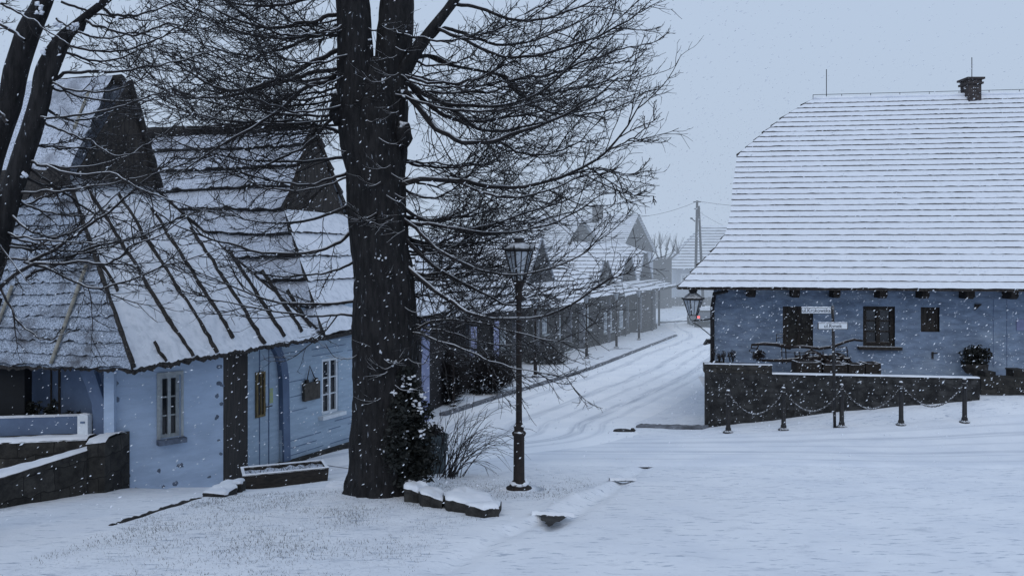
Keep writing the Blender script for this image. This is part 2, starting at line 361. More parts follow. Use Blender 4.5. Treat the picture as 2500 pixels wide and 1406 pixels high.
def catmull(pts,n):
    P=[np.array(p,float) for p in pts]; P=[2*P[0]-P[1]]+P+[2*P[-1]-P[-2]]; out=[]
    for i in range(1,len(P)-2):
        for k in range(n):
            t=k/n; a,b_,c,d=P[i-1:i+3]
            out.append(.5*(2*b_+(c-a)*t+(2*a-5*b_+4*c-d)*t*t+(3*b_-a-3*c+d)*t**3))
    out.append(P[-2]); return np.array(out)
def ribbon(name,pts,width,m,lift,label,nw=24,n=24):
    c=catmull(pts,n); t=np.gradient(c,axis=0); t/=np.linalg.norm(t,axis=1)[:,None]; nr=np.stack([t[:,1],-t[:,0]],-1)
    s=np.concatenate([[0],np.cumsum(np.linalg.norm(np.diff(c,axis=0),axis=1))])
    us=np.linspace(-width/2,width/2,nw+1); vs=[];uvs=[]
    for i in range(len(c)):
        for u in us: q=c[i]+nr[i]*u; vs.append(q); uvs.append((u,s[i]))
    vs=np.array(vs); edge=np.array([1-abs(u[0])/(width/2) for u in uvs]); z=Garr(vs[:,0],vs[:,1])+np.minimum(lift,-.02+edge*.6)
    me=bpy.data.meshes.new(name); k=nw+1
    fs=[(i*k+j,i*k+j+1,(i+1)*k+j+1,(i+1)*k+j) for i in range(len(c)-1) for j in range(nw)]
    me.from_pydata(np.c_[vs,z].tolist(),[],fs); me.polygons.foreach_set('use_smooth',[True]*len(fs))
    uvl=me.uv_layers.new(name='UVMap')
    for l in me.loops: uvl.data[l.index].uv=uvs[l.vertex_index]
    me.materials.append(m); o=bpy.data.objects.new(name,me); C.objects.link(o); return tag(o,label,kind='structure')
K=[ghit(1080,1015),ghit(1260,957),ghit(1430,905),ghit(1560,855),ghit(1650,820)]
def kline(off): 
    out=[]
    for i,p in enumerate(K):
        t=(K[min(i+1,4)]-K[max(i-1,0)]); n=V((t.y,-t.x,0)).normalized(); out.append((p.x+n.x*off,p.y+n.y*off))
    return out
mid=kline(2.9)
far=[(15.5,68),(20,78),(24,92)]
ribbon('street',[(-3.2,15.9),(-.2,18.2)]+mid+far,5.6,road_mat('street_snow',[(-1.9,.26,.6),(-.35,.26,.65),(.5,.18,.45),(1.35,.28,.7),(1.9,.16,.4)],(.93,.945,.97),(.85,.875,.915)),.036,'snowy street with faint tyre tracks running downhill')  # street snow coloured lighter to make up for shade from houses and tree
ribbon('road',[(-7,15.6),(-2,15.6),(1,15.7),(5,15.75),(9,15.6),(14,15.3),(24,14.6)],4.2,road_mat('road_snow',[(-1.5,.14,.35),(-.9,.2,.6),(-.3,.1,.4),(.4,.18,.55),(.75,.08,.35),(1.4,.14,.3)]),.024,'snowy cross road with tyre tracks')
# kerb along the left pavement of the street
def strip(name,pts,w,h,m,label,kind='structure',n=14,jit=.012,cat=None,sink=.12):
    c=catmull(pts,n); t=np.gradient(c,axis=0); t/=np.linalg.norm(t,axis=1)[:,None]; nr=np.stack([t[:,1],-t[:,0]],-1)
    mb=MB(); vs=[]
    for i in range(len(c)):
        z=G(c[i][0],c[i][1]); j=random.uniform(-jit,jit)
        for u,zz in ((-w/2,-sink),(-w/2,h+j-.01),(-w*.3,h+j),(w*.3,h+j),(w/2,h+j-.012),(w/2,-sink)):
            q=c[i]+nr[i]*u; vs.append((q[0],q[1],z+zz))
    k=6; fs=[(i*k+j,(i+1)*k+j,(i+1)*k+j+1,i*k+j+1) for i in range(len(c)-1) for j in range(k-1)]
    fs+=[tuple(range(k)),tuple(range((len(c)-1)*k+k-1,(len(c)-1)*k-1,-1))]
    mb.add(vs,fs); return mb.build(name,m,None,label=label,kind=kind,cat=cat)
strip('kerb',[(p.x,p.y) for p in K],.20,.085,M['kerb'],'grey kerb edging the left pavement of the street')
a_,b_=ghit(1560,1043),ghit(1722,1046)
strip('kerb',[(a_.x,a_.y),(lerp(a_.x,b_.x,.5),lerp(a_.y,b_.y,.5)+.03),(b_.x,b_.y)],.34,.07,M['kerb'],'short dark kerb at the corner of the rubble terrace wall')
a_,b_=ghit(1612,789),ghit(1735,783)
strip('kerb',[(a_.x,a_.y),((a_.x+b_.x)/2,(a_.y+b_.y)/2),(b_.x,b_.y)],.3,.12,M['kerb'],'far kerb across the bottom of the street')
strip('edging',[(e1.x,e1.y),((e1.x+e2.x)/2+.01,(e1.y+e2.y)/2),(e2.x,e2.y)],.05,.022,M['slab'],'dark stone edging between the path and the lawn',n=20,jit=.014)

# ------------------------------------------------------------------ sky, haze, light, camera
w=bpy.data.worlds.new('World'); sc.world=w; w.use_nodes=True; nt=w.node_tree; N=nt.nodes; L=nt.links
bg=N['Background']; sky=N.new('ShaderNodeTexSky'); sky.sky_type='NISHITA'; sky.sun_disc=False
SE,SR=math.radians(42),math.radians(186)
sky.sun_elevation=SE; sky.sun_rotation=SR; sky.air_density=1.2; sky.dust_density=3
mx=N.new('ShaderNodeMix'); mx.data_type='RGBA'; mx.inputs['Factor'].default_value=.90
ia=[s for s in mx.inputs if s.type=='RGBA']; L.new(sky.outputs[0],ia[0]); ia[1].default_value=(5.05,6.32,8.4,1)
L.new([s for s in mx.outputs if s.type=='RGBA'][0],bg.inputs['Color']); bg.inputs['Strength'].default_value=.10
FOG=(.480,.580,.728); SG=.0074
hm=bpy.data.materials.new('snow_haze'); hm.use_nodes=True; nt=hm.node_tree; N=nt.nodes; L=nt.links
N.remove(N['Principled BSDF']); ab=N.new('ShaderNodeVolumeAbsorption'); ab.inputs['Color'].default_value=(0,0,0,1); ab.inputs['Density'].default_value=SG
em=N.new('ShaderNodeEmission'); em.inputs['Color'].default_value=(*FOG,1); em.inputs['Strength'].default_value=SG
ad=N.new('ShaderNodeAddShader'); L.new(ab.outputs[0],ad.inputs[0]); L.new(em.outputs[0],ad.inputs[1]); L.new(ad.outputs[0],N['Material Output'].inputs['Volume'])
mb=MB(); mb.box((-390,33,-9),(440,700,60)); mb.build('haze',hm,kind='structure',label='pale snow haze filling the air')
sl=bpy.data.lights.new('sun','SUN'); sl.energy=.6; sl.angle=math.radians(40); sl.color=(1,.97,.93)
so=bpy.data.objects.new('sun',sl); C.objects.link(so); so.location=(10,-20,40)
sd=V((math.sin(SR)*math.cos(SE),math.cos(SR)*math.cos(SE),math.sin(SE)))
so.rotation_euler=sd.to_track_quat('Z','Y').to_euler()
cd=bpy.data.cameras.new('camera'); co=bpy.data.objects.new('camera',cd); C.objects.link(co); sc.camera=co
co.location=(0,0,ZC); co.rotation_euler=(math.radians(90),0,0); cd.sensor_width=36; cd.lens=28.8; cd.shift_y=-.0352; cd.clip_start=.05; cd.clip_end=3000
sc.view_settings.view_transform='Standard'; sc.view_settings.look='None'; sc.view_settings.exposure=0; sc.view_settings.gamma=1
sc.render.engine='CYCLES'; sc.cycles.max_bounces=5; sc.cycles.diffuse_bounces=3; sc.cycles.glossy_bounces=2; sc.cycles.transparent_max_bounces=8
sc.cycles.use_denoising=True
# ------------------------------------------------------------------ building helpers
UP=V((0,0,1))
def polyedge(pts):
    z0,z1=pts[0].z,pts[-1].z
    def f(v):
        z=lerp(z0,z1,v)
        for a,b in zip(pts,pts[1:]):
            if z<=b.z+1e-6:
                k=0 if b.z-a.z<1e-6 else (z-a.z)/(b.z-a.z)
                return a.lerp(b,max(0,min(1,k)))
        return pts[-1].copy()
    return f
def courses(mb,Lf,Rf,n,lap,seg=24,jit=.012,top=0,riser=1,sag=0):
    c=(Rf(.02)-Lf(.02)).cross(Lf(.95)-Lf(.02)); 
    if c.z<0: c=-c
    nr=c.normalized(); up=(lerp(Lf(.9),Rf(.9),.5)-lerp(Lf(0),Rf(0),.5)).normalized()
    for i in range(n):
        v0,v1=i/n,(i+1)/n; b0=[];b1=[];t=[]
        ph=random.random()*9
        for j in range(seg+1):
            u=j/seg
            p=lerp(Lf(v0),Rf(v0),u)+up*(jit*(mnoise.noise(V((u*seg*.6,ph,i)))*1.6))
            p.z-=sag*mnoise.noise(V((u*2.3,i*.35,ph*.02)))
            h=lap*max(.15,1+.6*mnoise.noise(V((u*seg*.8,i*3.1,ph)))+.35*mnoise.noise(V((u*seg*.09,i*.8,ph*3))))
            b0.append(p-nr*.01); b1.append(p+nr*h)
            q=lerp(Lf(v1),Rf(v1),u); q.z-=sag*mnoise.noise(V((u*2.3,(i+1)*.35,ph*.02))); t.append(q+nr*lap*.08+up*.02)
        k=seg+1
        mb.add(b1+t,[(j,j+1,k+j+1,k+j) for j in range(seg)],top,True)
        mb.add(b0+b1,[(j,j+1,k+j+1,k+j) for j in range(seg)],riser)
        mb.add([b0[0],b1[0],t[0]],[(0,1,2)],riser); mb.add([b0[-1],b1[-1],t[-1]],[(0,1,2)],riser)
def patch(mb,Lf,Rf,nu,nv,amp=.02,fr=1.5,top=0,rim=.12,rimi=1,lift=0,ragged=.04):
    c=(Rf(.02)-Lf(.02)).cross(Lf(.95)-Lf(.02))
    if c.z<0: c=-c
    nr=c.normalized(); g=[]
    for i in range(nv+1):
        for j in range(nu+1):
            p=lerp(Lf(i/nv),Rf(i/nv),j/nu); p=p+nr*(lift+amp*mnoise.fractal(p*fr,.7,2.1,4))
            if i==0: p.z+=ragged*mnoise.fractal(p*7,.6,2.2,3)
            g.append(p)
    k=nu+1
    mb.add(g,[(i*k+j,i*k+j+1,(i+1)*k+j+1,(i+1)*k+j) for i in range(nv) for j in range(nu)],top,True)
    lo=[V((p.x,p.y,p.z-rim*(1+.9*mnoise.fractal(p*16,.7,2.2,3)))) for p in g[:k]]
    up=(Lf(1)+Rf(1)-Lf(0)-Rf(0)); up.z=0
    if up.length>1e-3: up.normalize()
    lo2=[p+up*.8*min(1,4*min(j,nu-j)/nu)+V((0,0,.25*min(1,4*min(j,nu-j)/nu))) for j,p in enumerate(lo)]
    mb.add(g[:k]+lo,[(j,j+1,k+j+1,k+j) for j in range(nu)],rimi); mb.add(lo+lo2,[(j,j+1,k+j+1,k+j) for j in range(nu)],rimi)
    return nr
def wall_holes(mb,p0,u,n,W,zb,zt,holes,depth=.12,mi=0,mr=0,ztr=None):
    """upright wall with window openings; s along u, n towards the viewer"""
    ss=sorted({0,W,*[h[0] for h in holes],*[h[1] for h in holes]}); zz=sorted({zb,*[h[2] for h in holes],*[h[3] for h in holes]})
    ztr=zt if ztr is None else ztr
    P=lambda s,z,d=0:V((p0.x,p0.y,0))+u*s-n*d+UP*z
    for a,b in zip(ss,ss[1:]):
        for i,c in enumerate(zz):
            if i+1<len(zz): d0=d1=zz[i+1]
            else: d0,d1=lerp(zt,ztr,a/W),lerp(zt,ztr,b/W)
            if any(h[0]<=a+1e-6 and b<=h[1]+1e-6 and h[2]<=c+1e-6 and d0<=h[3]+1e-6 for h in holes): continue
            mb.quad(P(a,c),P(b,c),P(b,d1),P(a,d0),mi)
    for a,b,c,d in holes:
        mb.quad(P(a,c),P(a,c,depth),P(a,d,depth),P(a,d),mr); mb.quad(P(b,c),P(b,c,depth),P(b,d,depth),P(b,d),mr)
        mb.quad(P(a,d),P(b,d),P(b,d,depth),P(a,d,depth),mr); mb.quad(P(a,c),P(b,c),P(b,c,depth),P(a,c,depth),mr)
def window(parent,p0,u,n,hole,nx=2,nz=3,mf=None,mg=None,depth=.10,bar=.035,sill=.10,name='window',label=None,msill=None,sash=True):
    a,b,c,d=hole; P=lambda s,z,k=0:V((p0.x,p0.y,0))+u*s-n*k+UP*z
    g=MB(); e=.003
    g.quad(P(a+e,c+e,depth),P(b-e,c+e,depth),P(b-e,d-e,depth),P(a+e,d-e,depth))
    pane=g.build(name,mg or M['glass'],parent,label=label)
    f=MB(); w=bar*1.7
    def bx(s0,s1,z0,z1,k0,k1): f.obox(P((s0+s1)/2,(z0+z1)/2,(k0+k1)/2),u*((s1-s0)/2),UP*((z1-z0)/2),n*((k1-k0)/2))
    k0,k1=depth-.05,depth-.004
    bx(a,a+w,c,d,k0,k1);bx(b-w,b,c,d,k0,k1);bx(a+w,b-w,d-w,d,k0,k1);bx(a+w,b-w,c,c+w,k0,k1)
    for i in range(1,nx):
        s=lerp(a+w,b-w,i/nx); wb=bar*(1.3 if nx==2 else .7); bx(s-wb/2*1.2,s+wb/2*1.2,c+w,d-w,k0-.006,k1)
    for i in range(1,nz):
        z=lerp(c+w,d-w,i/nz)
        for j in range(nx):
            s0=lerp(a+w,b-w,j/nx)+(bar*.8 if j else 0); s1=lerp(a+w,b-w,(j+1)/nx)-(bar*.8 if j<nx-1 else 0)
            bx(s0,s1,z-bar*.35,z+bar*.35,k0+.008,k1)
    f.build('frame',mf or M['frame'],pane)
    if sill:
        s_=MB(); s_.obox(P((a+b)/2,c-.045,-.05),u*((b-a)/2+sill),UP*.04,n*.09)
        s_.build('sill',msill or M['frame'],pane)
    return pane
def hpx(p0,u,n,x0,y0,x1,y1):          # photo rectangle -> opening in a wall plane
    q=V((p0.x,p0.y,0)); xm=(x0+x1)/2; ym=(y0+y1)/2
    s0=(hit(x0,ym,q,n)-q).dot(u); s1=(hit(x1,ym,q,n)-q).dot(u); a=hit(xm,y1,q,n).z; b=hit(xm,y0,q,n).z
    return (s0,s1,a,b)
def udir(p,q): 
    u=(q-p); u.z=0; W=u.length; u.normalize(); return u,u.cross(UP),W
def ridge_tube(mb,a,b,r,n=7,seg=14,mi=0,amp=.25):
    pts=[a.lerp(b,i/seg)+V((0,0,.02*mnoise.noise(V((i*.7,a.x,3))))) for i in range(seg+1)]
    mb.tube(pts,[r*(1+amp*mnoise.noise(V((i*1.3,a.y,1)))) for i in range(seg+1)],n,mi)

def gablet_house(name,label,O,T,Nn,t0,t1,xa,ze,zb,zr,g,D,zbase,zc=None,hk=0,ns=12,nk=4,mats=None,lap=.085,
                 setback=.9,wins=(),wallm=None,group=None,seg=24,ridge_r=.10,ridge_m=None,jit=.012,lapk=None,front=True,sag=0):
    zc=zc or zr
    pt=lambda t,d,z:V((O.x,O.y,0))+T*t+Nn*d+UP*z
    base=pt(lerp(t0,t1,.5),setback,0); base.z=G(base.x,base.y)
    root=empty(name,base,label,'house',group)
    tl=lambda z:t0+(xa-t0)*(z-ze)/(zr-ze); tr=lambda z:t1+(xa-t1)*(z-ze)/(zr-ze)
    def dd(z):
        if z<=zb: return g*(z-ze)/(zb-ze)
        if z<=zc: return g
        return g+hk*(z-zc)/(zr-zc)
    zs_=[ze,zb]+([zc] if zc<zr else [])+[zr]
    mats=mats or [M['snow_tile'],M['farwood']]
    mb=MB()
    courses(mb,polyedge([pt(tl(z),dd(z),z) for z in zs_]),polyedge([pt(tl(ze),D,ze),pt(xa,D,zr)]),ns,lap,seg,jit,0,1,sag)
    courses(mb,polyedge([pt(tr(z),dd(z),z) for z in zs_]),polyedge([pt(tr(ze),D,ze),pt(xa,D,zr)]),ns,lap,seg,jit,0,1)
    mb.build('roof',mats[:2],root)
    sk=MB(); courses(sk,polyedge([pt(t0,0,ze),pt(tl(zb),g,zb)]),polyedge([pt(t1,0,ze),pt(tr(zb),g,zb)]),nk,lapk or lap,seg,jit,0,1)
    th=.10   # dark eaves board and soffit
    sk.quad(pt(t0,.01,ze-th),pt(t1,.01,ze-th),pt(t1,.01,ze-.012),pt(t0,.01,ze-.012),1); sk.quad(pt(t0,.01,ze-th),pt(t1,.01,ze-th),pt(t1,1.6,ze-th+.05),pt(t0,1.6,ze-th+.05),1)
    sk.quad(pt(t0+.01,0,ze-th),pt(t0+.01,D,ze-th),pt(t0+.01,D,ze-.012),pt(t0+.01,0,ze-.012),1)
    sk.build('skirt_roof',[mats[2] if len(mats)>2 else mats[0],mats[1]],root)
    if zc<zr:
        hh=MB(); courses(hh,polyedge([pt(tl(zc),g,zc),pt(xa-.01,g+hk,zr)]),polyedge([pt(tr(zc),g,zc),pt(xa+.01,g+hk,zr)]),3,lap,8,.005,0,1); hh.build('half_hip',mats[:2],root)
    gm=MB(); gs=.03
    ring=[pt(tl(zb)+.06,g+gs,zb-.15),pt(tr(zb)-.06,g+gs,zb-.15)]+([pt(tr(zc)-.04,g+gs,zc-.03),pt(tl(zc)+.04,g+gs,zc-.03)] if zc<zr else [pt(xa,g+gs,zr-.05)])
    gm.add(ring,[tuple(range(len(ring)))]); gm.build('gable',M['fargable'],root)
    bb=MB()
    for f_ in (tl,tr):
        a,b_=pt(f_(zb),g,zb),pt(f_(zc),g,zc); bb.tube([a,b_],.06,4)
    bb.build('bargeboard',M['farplaster'] if ridge_m is None else M['board'],root)
    rm=MB(); ridge_tube(rm,pt(xa,g+hk,zr),pt(xa,D,zr),ridge_r)
    if zc<zr:
        ridge_tube(rm,pt((tl(zc)+tr(zc))/2,g-.05,zc+.02),pt(xa,g+hk,zr),ridge_r)
    rm.build('ridge',ridge_m or M['snow'],root)
    if front:
        wl=MB(); a=pt(t0+.5,setback,0); b_=pt(t1-.5,setback,0); u,n,Wd=udir(a,b_)
        holes=[h for h in [hpx(a,u,n,*w_) for w_ in wins] if .1<h[0]<h[1]<Wd-.1]
        wall_holes(wl,a,u,n,Wd,zbase,ze+.25,holes)
        c=pt(t0+.5,D-.3,0); u2,n2,W2=udir(c,a); wall_holes(wl,c,u2,n2,W2,zbase,ze+.05,[])
        c2=pt(t1-.5,D-.3,0); wl.quad(V((b_.x,b_.y,zbase)),V((c2.x,c2.y,zbase)),V((c2.x,c2.y,ze+.05)),V((b_.x,b_.y,ze+.05)))
        wl.build('wall',wallm or M['farwood'],root)
        npst=max(2,int(Wd/2.1))
        for i in range(npst+1):
            p=a+u*(Wd*i/npst)+n*(.06 if i in (0,npst) else min(.55,setback*.6)); p=V((p.x,p.y,0)); zg=G(p.x,p.y)-.1; pm=MB(); w_=.13 if i in (0,npst) else .075
            pm.obox(V((p.x,p.y,(zg+ze+.0)/2)),u*w_,n*w_,UP*((ze-zg)/2)); pm.build('post',M['fargable'] if i%2 else M['farpost'],root)
        fm=MB(); fm.obox(V((a.x,a.y,0))+u*(Wd/2)+n*.14+UP*(G(a.x+u.x*Wd/2,a.y+u.y*Wd/2)+.05),u*(Wd/2+.1),n*.14,UP*.28); fm.build('plinth',M['slab'],root)
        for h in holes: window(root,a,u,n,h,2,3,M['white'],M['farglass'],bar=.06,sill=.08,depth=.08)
    return root,pt

# ------------------------------------------------------------------ the two thatched houses on the left
O=V((-5.55,12,0)); T=V((.306,1,0)); Nn=V((-.956,.2925,0)); pt=lambda t,d,z:O+T*t+Nn*d+UP*z
ZE=2.04; A_xa,A_zr,A_zb,A_g=2.06,6.80,5.05,2.3
root=empty('thatched_house',pt(1.8,1,-.1),'nearest blue house under a steep half snowed thatched roof, behind the big tree','house'); HA=root
tl=lambda z:.98*(z-ZE)/(A_zb-ZE) if z<=A_zb else .98+(A_xa-.98)*(z-A_zb)/(A_zr-A_zb)
tr=lambda z:5.25+(2.80-5.25)*(z-ZE)/(A_zb-ZE) if z<=A_zb else 2.80+(A_xa-2.80)*(z-A_zb)/(A_zr-A_zb)
mb=MB()
sl_,sr_=polyedge([pt(0,0,ZE),pt(tl(A_zb),A_g,A_zb)]),polyedge([pt(5.25,0,ZE-.06),pt(tr(A_zb),A_g,A_zb)])
nr=patch(mb,sl_,sr_,150,50,.035,1.6,0,.065,1,ragged=.04)
def rib(eave_px,v0,v1,wd=.028,wob=.012,h=.035):
    # dark batten running straight up the slope from an eave position
    x=(eave_px-CX)/F; t=(O.x-x*O.y)/(x-T.x)
    seg=int(34*(v1-v0))+3; pts=[]
    for i in range(seg+1):
        v=lerp(v0,v1,i/seg); z=lerp(ZE,A_zb,v); p=pt(t,A_g*v,z)+T.normalized()*(wob*mnoise.noise(V((i*.5,eave_px,0)))*2)+nr*(.012+.035*mnoise.fractal(pt(t,A_g*v,z)*1.6,.7,2.1,4)*.6)
        pts.append(p)
    sd=T.normalized(); k=seg+1; l=[];r=[];tp=[]
    for i,p in enumerate(pts):
        w=wd*(1+.7*mnoise.noise(V((i*.9,eave_px*.37,5)))); l.append(p-sd*w-nr*.04); r.append(p+sd*w-nr*.04); tp.append(p+nr*h*(1+.6*mnoise.noise(V((i*.8,eave_px,7)))))
    vs=l+tp+r
    mb.add(vs,[(i,i+1,k+i+1,k+i) for i in range(seg)]+[(k+i,k+i+1,2*k+i+1,2*k+i) for i in range(seg)],1)
for e,v0,v1,w_ in ((470,0,.94,.036),(532,0,.90,.034),(587,.06,.83,.030),(648,0,.72,.028),(700,.02,.58,.026),(745,.03,.44,.024),(772,.05,.30,.02),(405,.0,.10,.014)): rib(e,v0,v1,w_)
rib(395,.36,.58,.022)
ridge_tube(mb,sl_(0)+nr*.02,sl_(1)+nr*.02,.035,5,24,1,.5)          # hip lines
ridge_tube(mb,sr_(0),sr_(1),.03,5,24,1,.5)
mb.build('skirt_roof',[M['snow_roof'],M['thatch']],root)
# left slope below and above the gable foot
mb=MB()
dd=lambda z:A_g*(z-ZE)/(A_zb-ZE) if z<A_zb else A_g
lf,rf=polyedge([pt(0,7.5,ZE-.18),pt(tl(A_zb),7.5,A_zb)]),polyedge([pt(0,0,ZE),pt(tl(A_zb),A_g,A_zb)])
nr2=patch(mb,lf,rf,150,3,.0,1.8,0,.05,1,ragged=.035,lift=-.05); courses(mb,lf,rf,17,.040,110,.035,0,1,.06)
mb.build('roof',[M['snow_thin'],M['thatch']],root)
mb=MB()
lf,rf=polyedge([pt(tl(A_zb),7.5,A_zb+.02),pt(A_xa,7.5,A_zr)]),polyedge([pt(tl(A_zb)-.05,A_g-.3,A_zb-.02),pt(A_xa,A_g-.05,A_zr)])
patch(mb,lf,rf,40,24,.04,1.8,0,.42,1,lift=.16,ragged=.07)
lf,rf=polyedge([pt(5.25,7.5,ZE),pt(A_xa,7.5,A_zr)]),polyedge([pt(tr(z),dd(z)-(.25 if z>A_zb else 0),z) for z in (ZE,A_zb,A_zb+.02,A_zr)])
patch(mb,lf,rf,30,20,.03,1.5,0,.12,1)
mb.build('upper_roof',[M['snow_thin2'],M['thatch']],root)
mb=MB(); gs=-.27
mb.add([pt(tl(A_zb)+.05,A_g+gs,A_zb-.1),pt(tr(A_zb)-.03,A_g+gs,A_zb-.1),pt(A_xa,A_g+gs,A_zr-.04)],[(0,1,2)])
mb.build('gable',M['board'],root)
mb=MB(); ridge_tube(mb,pt(A_xa,A_g-.12,A_zr+.02),pt(A_xa,7.5,A_zr+.02),.11,8,26)
ridge_tube(mb,pt(A_xa,A_g-.28,A_zr),pt(tr(A_zb),A_g-.28,A_zb-.1),.075,6,16)
ridge_tube(mb,pt(A_xa,A_g-.28,A_zr-.1),pt(tl(A_zb),A_g-.28,A_zb-.05),.05,6,16)
mb.build('ridge',M['ridge'],root)
pl0=pt(0,0,ZE); pn=nr2
def lath(px0,py0,px1,py1,p0,n,wd=.03,lift=.06):
    a,b=hit(px0,py0,p0,n)+n*lift,hit(px1,py1,p0,n)+n*lift; m=MB(); d=(b-a)
    seg=8; m.tube([a+d*(i/seg)+n*(.012*mnoise.noise(V((i,px0,0)))) for i in range(seg+1)],[wd*(1+.3*mnoise.noise(V((i*1.7,px1,2)))) for i in range(seg+1)],5)
    m.build('lath',M['lath'],root)
lath(218,650,132,890,pl0,pn); lath(38,700,-4,812,pl0,pn); lath(242,236,206,330,pt(tl(A_zb),0,A_zb),pn,.028,.22)
# walls
a=at(272,1190,13.0); b_=at(545,1190,14.2); u1,n1,W1=udir(a,b_); WA=a
h1=hpx(a,u1,n1,391,916,441,1068)
mb=MB(); wall_holes(mb,a,u1,n1,W1,-.9,2.75,[h1],.14,0,0,2.08)
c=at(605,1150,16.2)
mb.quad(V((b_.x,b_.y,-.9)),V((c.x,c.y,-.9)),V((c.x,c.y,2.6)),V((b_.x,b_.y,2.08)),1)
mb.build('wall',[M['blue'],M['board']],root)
window(root,a,u1,n1,h1,2,3,M['frame'],M['glass'],depth=.11,bar=.032,sill=.06,msill=M['grime'])
mb=MB()     # weathered outer frame of the small window
P1=lambda s,z,k=0:V((a.x,a.y,0))+u1*s-n1*k+UP*z
s0,s1,z0,z1=h1
for (sa,sb,za,zb_) in ((s0-.055,s0-.002,z0,z1+.06),(s1+.002,s1+.04,z0,z1+.06),(s0-.002,s1+.002,z1+.002,z1+.06)): mb.obox(P1((sa+sb)/2,(za+zb_)/2,-.012),u1*((sb-sa)/2),UP*((zb_-za)/2),n1*.014)
mb.build('casing',M['frame'],root)
mb=MB()     # bare stones where the limewash has worn away
for i in range(26):
    if i<16: s=random.choice((.07,W1-.07))+random.uniform(-.05,.05); z=random.uniform(-.4,1.8)
    else: s=random.uniform(.1,W1-.1); z=random.uniform(-.45,.2)
    mb.lump(P1(s,z,.005),random.uniform(.03,.07),.012,random.uniform(.025,.055),i,.6,0,8,6,math.atan2(u1.y,u1.x))
mb.build('bare_stones',M['grime'],root,kind='stuff')
# corner post, brace and recessed side wall
mb=MB(); p=at(268,1190,12.9); mb.prism([(p.x-.075,p.y-.04),(p.x+.075,p.y-.02),(p.x+.05,p.y+.12),(p.x-.09,p.y+.1)],-.6,2.35); mb.build('post',M['blue'],root)
mb=MB(); Y=12.92
le=[(195,908),(210,945),(224,985),(227,1030),(227,1085)]; re_=[(228,900),(240,940),(252,975),(255,1030),(255,1085)]
for off in (0,):
    fr=[at(x,y,Y) for x,y in le]; fr2=[at(x,y,Y) for x,y in re_]; bk=[p+V((0,.12,0)) for p in fr]; bk2=[p+V((0,.12,0)) for p in fr2]
    k=len(le); mb.add(fr+fr2+bk+bk2,[(i,i+1,k+i+1,k+i) for i in range(k-1)]+[(i,i+1,2*k+i+1,2*k+i) for i in range(k-1)]+[(k+i,k+i+1,3*k+i+1,3*k+i) for i in range(k-1)])
mb.build('brace',M['bluedark'],root)
p=at(262,1000,13.25); q=p+Nn*3.3; 
u,n,Wd=udir(q,p); mb=MB(); hs=[]
wall_holes(mb,q,u,n,Wd,-.6,2.6,[])
for px_,wd in ((126,.012),(146,.02)):
    s=(hit(px_,950,V((q.x,q.y,0)),n)-V((q.x,q.y,0))).dot(u); mb.obox(V((q.x,q.y,0))+u*s+UP*1.35+n*.004,u*wd,UP*.5,n*.012,1)
mb.build('side_wall',[M['bluedark'],M['board']],root)
mb=MB(); p0=at(-60,905,13.0); p1=at(60,905,13.05); mb.prism([(p0.x,p0.y),(p1.x,p1.y),(p1.x,p1.y+.2),(p0.x,p0.y+.2)],-.4,2.2); mb.build('dark_gap_block',M['black'],root)  # black block stands in for the shaded gap left of the side wall
# pale boarded wall with the door
a2=c; b2=at(905,1085,19.7); u2,n2,W2=udir(a2,b2); q2=V((a2.x,a2.y,0))
hw=hpx(a2,u2,n2,786,874,826,1008); hd=hpx(a2,u2,n2,618,840,688,1148)
mb=MB(); wall_holes(mb,a2,u2,n2,W2,-1.0,2.55,[hw,(hd[0],hd[1],-1.0,hd[3])],.12)
P2_=lambda s,z,k=0:q2+u2*s-n2*k+UP*z
z=-.55
while z<2.3:                              # shadow gaps of the lap boards
    s0=hd[1]+.05
    while s0<W2:
        l=random.uniform(.4,1.3); 
        if random.random()<.62:
            e=min(W2,s0+l)
            if not(hw[2]-.14<z<hw[3]+.05 and e>hw[0]-.2 and s0<hw[1]+.25): mb.obox(P2_((s0+e)/2,z+random.uniform(-.01,.01),-.002),u2*((e-s0)/2),UP*.006,n2*.006,1)
        s0+=l+random.uniform(.02,.3)
    z+=.155
mb.build('boarded_wall',[M['blue2'],M['bluedark']],root)
window(root,a2,u2,n2,hw,2,3,M['white'],M['glass'],depth=.07,bar=.035,sill=.12,msill=M['white'])
mb=MB()                                    # plinth of dark stone under the boards
f0=hpx(a2,u2,n2,640,1140,700,1160)
mb.prism([tuple((P2_(.2,0,-.12)).xy),tuple((P2_(W2,0,-.16)).xy),tuple((P2_(W2,0,.1)).xy),tuple((P2_(.2,0,.1)).xy)],-1.4,[-.62,-.66,-.66,-.62]); mb.build('plinth',M['stone'],root)
dz0,dz1=hd[2],hd[3]; mb=MB()
mb.obox(P2_((hd[0]+hd[1])/2,(dz0+dz1)/2,.09),u2*((hd[1]-hd[0])/2-.004),UP*((dz1-dz0)/2),n2*.02)
for k in (.30,.62): mb.obox(P2_(lerp(hd[0],hd[1],k),(dz0+dz1)/2,.066),u2*.012,UP*((dz1-dz0)/2-.02),n2*.006,1)
door=mb.build('door',[M['blue2'],M['bluedark']],root,label='pale blue boarded door with ochre window')
hwn=hpx(a2,u2,n2,629,908,651,1018); mb=MB(); s0,s1,z0,z1=hwn; w=.045
for (sa,sb,za,zb_) in ((s0,s0+w,z0,z1),(s1-w,s1,z0,z1),(s0+w,s1-w,z0,z0+w),(s0+w,s1-w,z1-w,z1),((s0+s1)/2-.012,(s0+s1)/2+.012,z0+w,z1-w)): mb.obox(P2_((sa+sb)/2,(za+zb_)/2,.05),u2*((sb-sa)/2),UP*((zb_-za)/2),n2*.022)
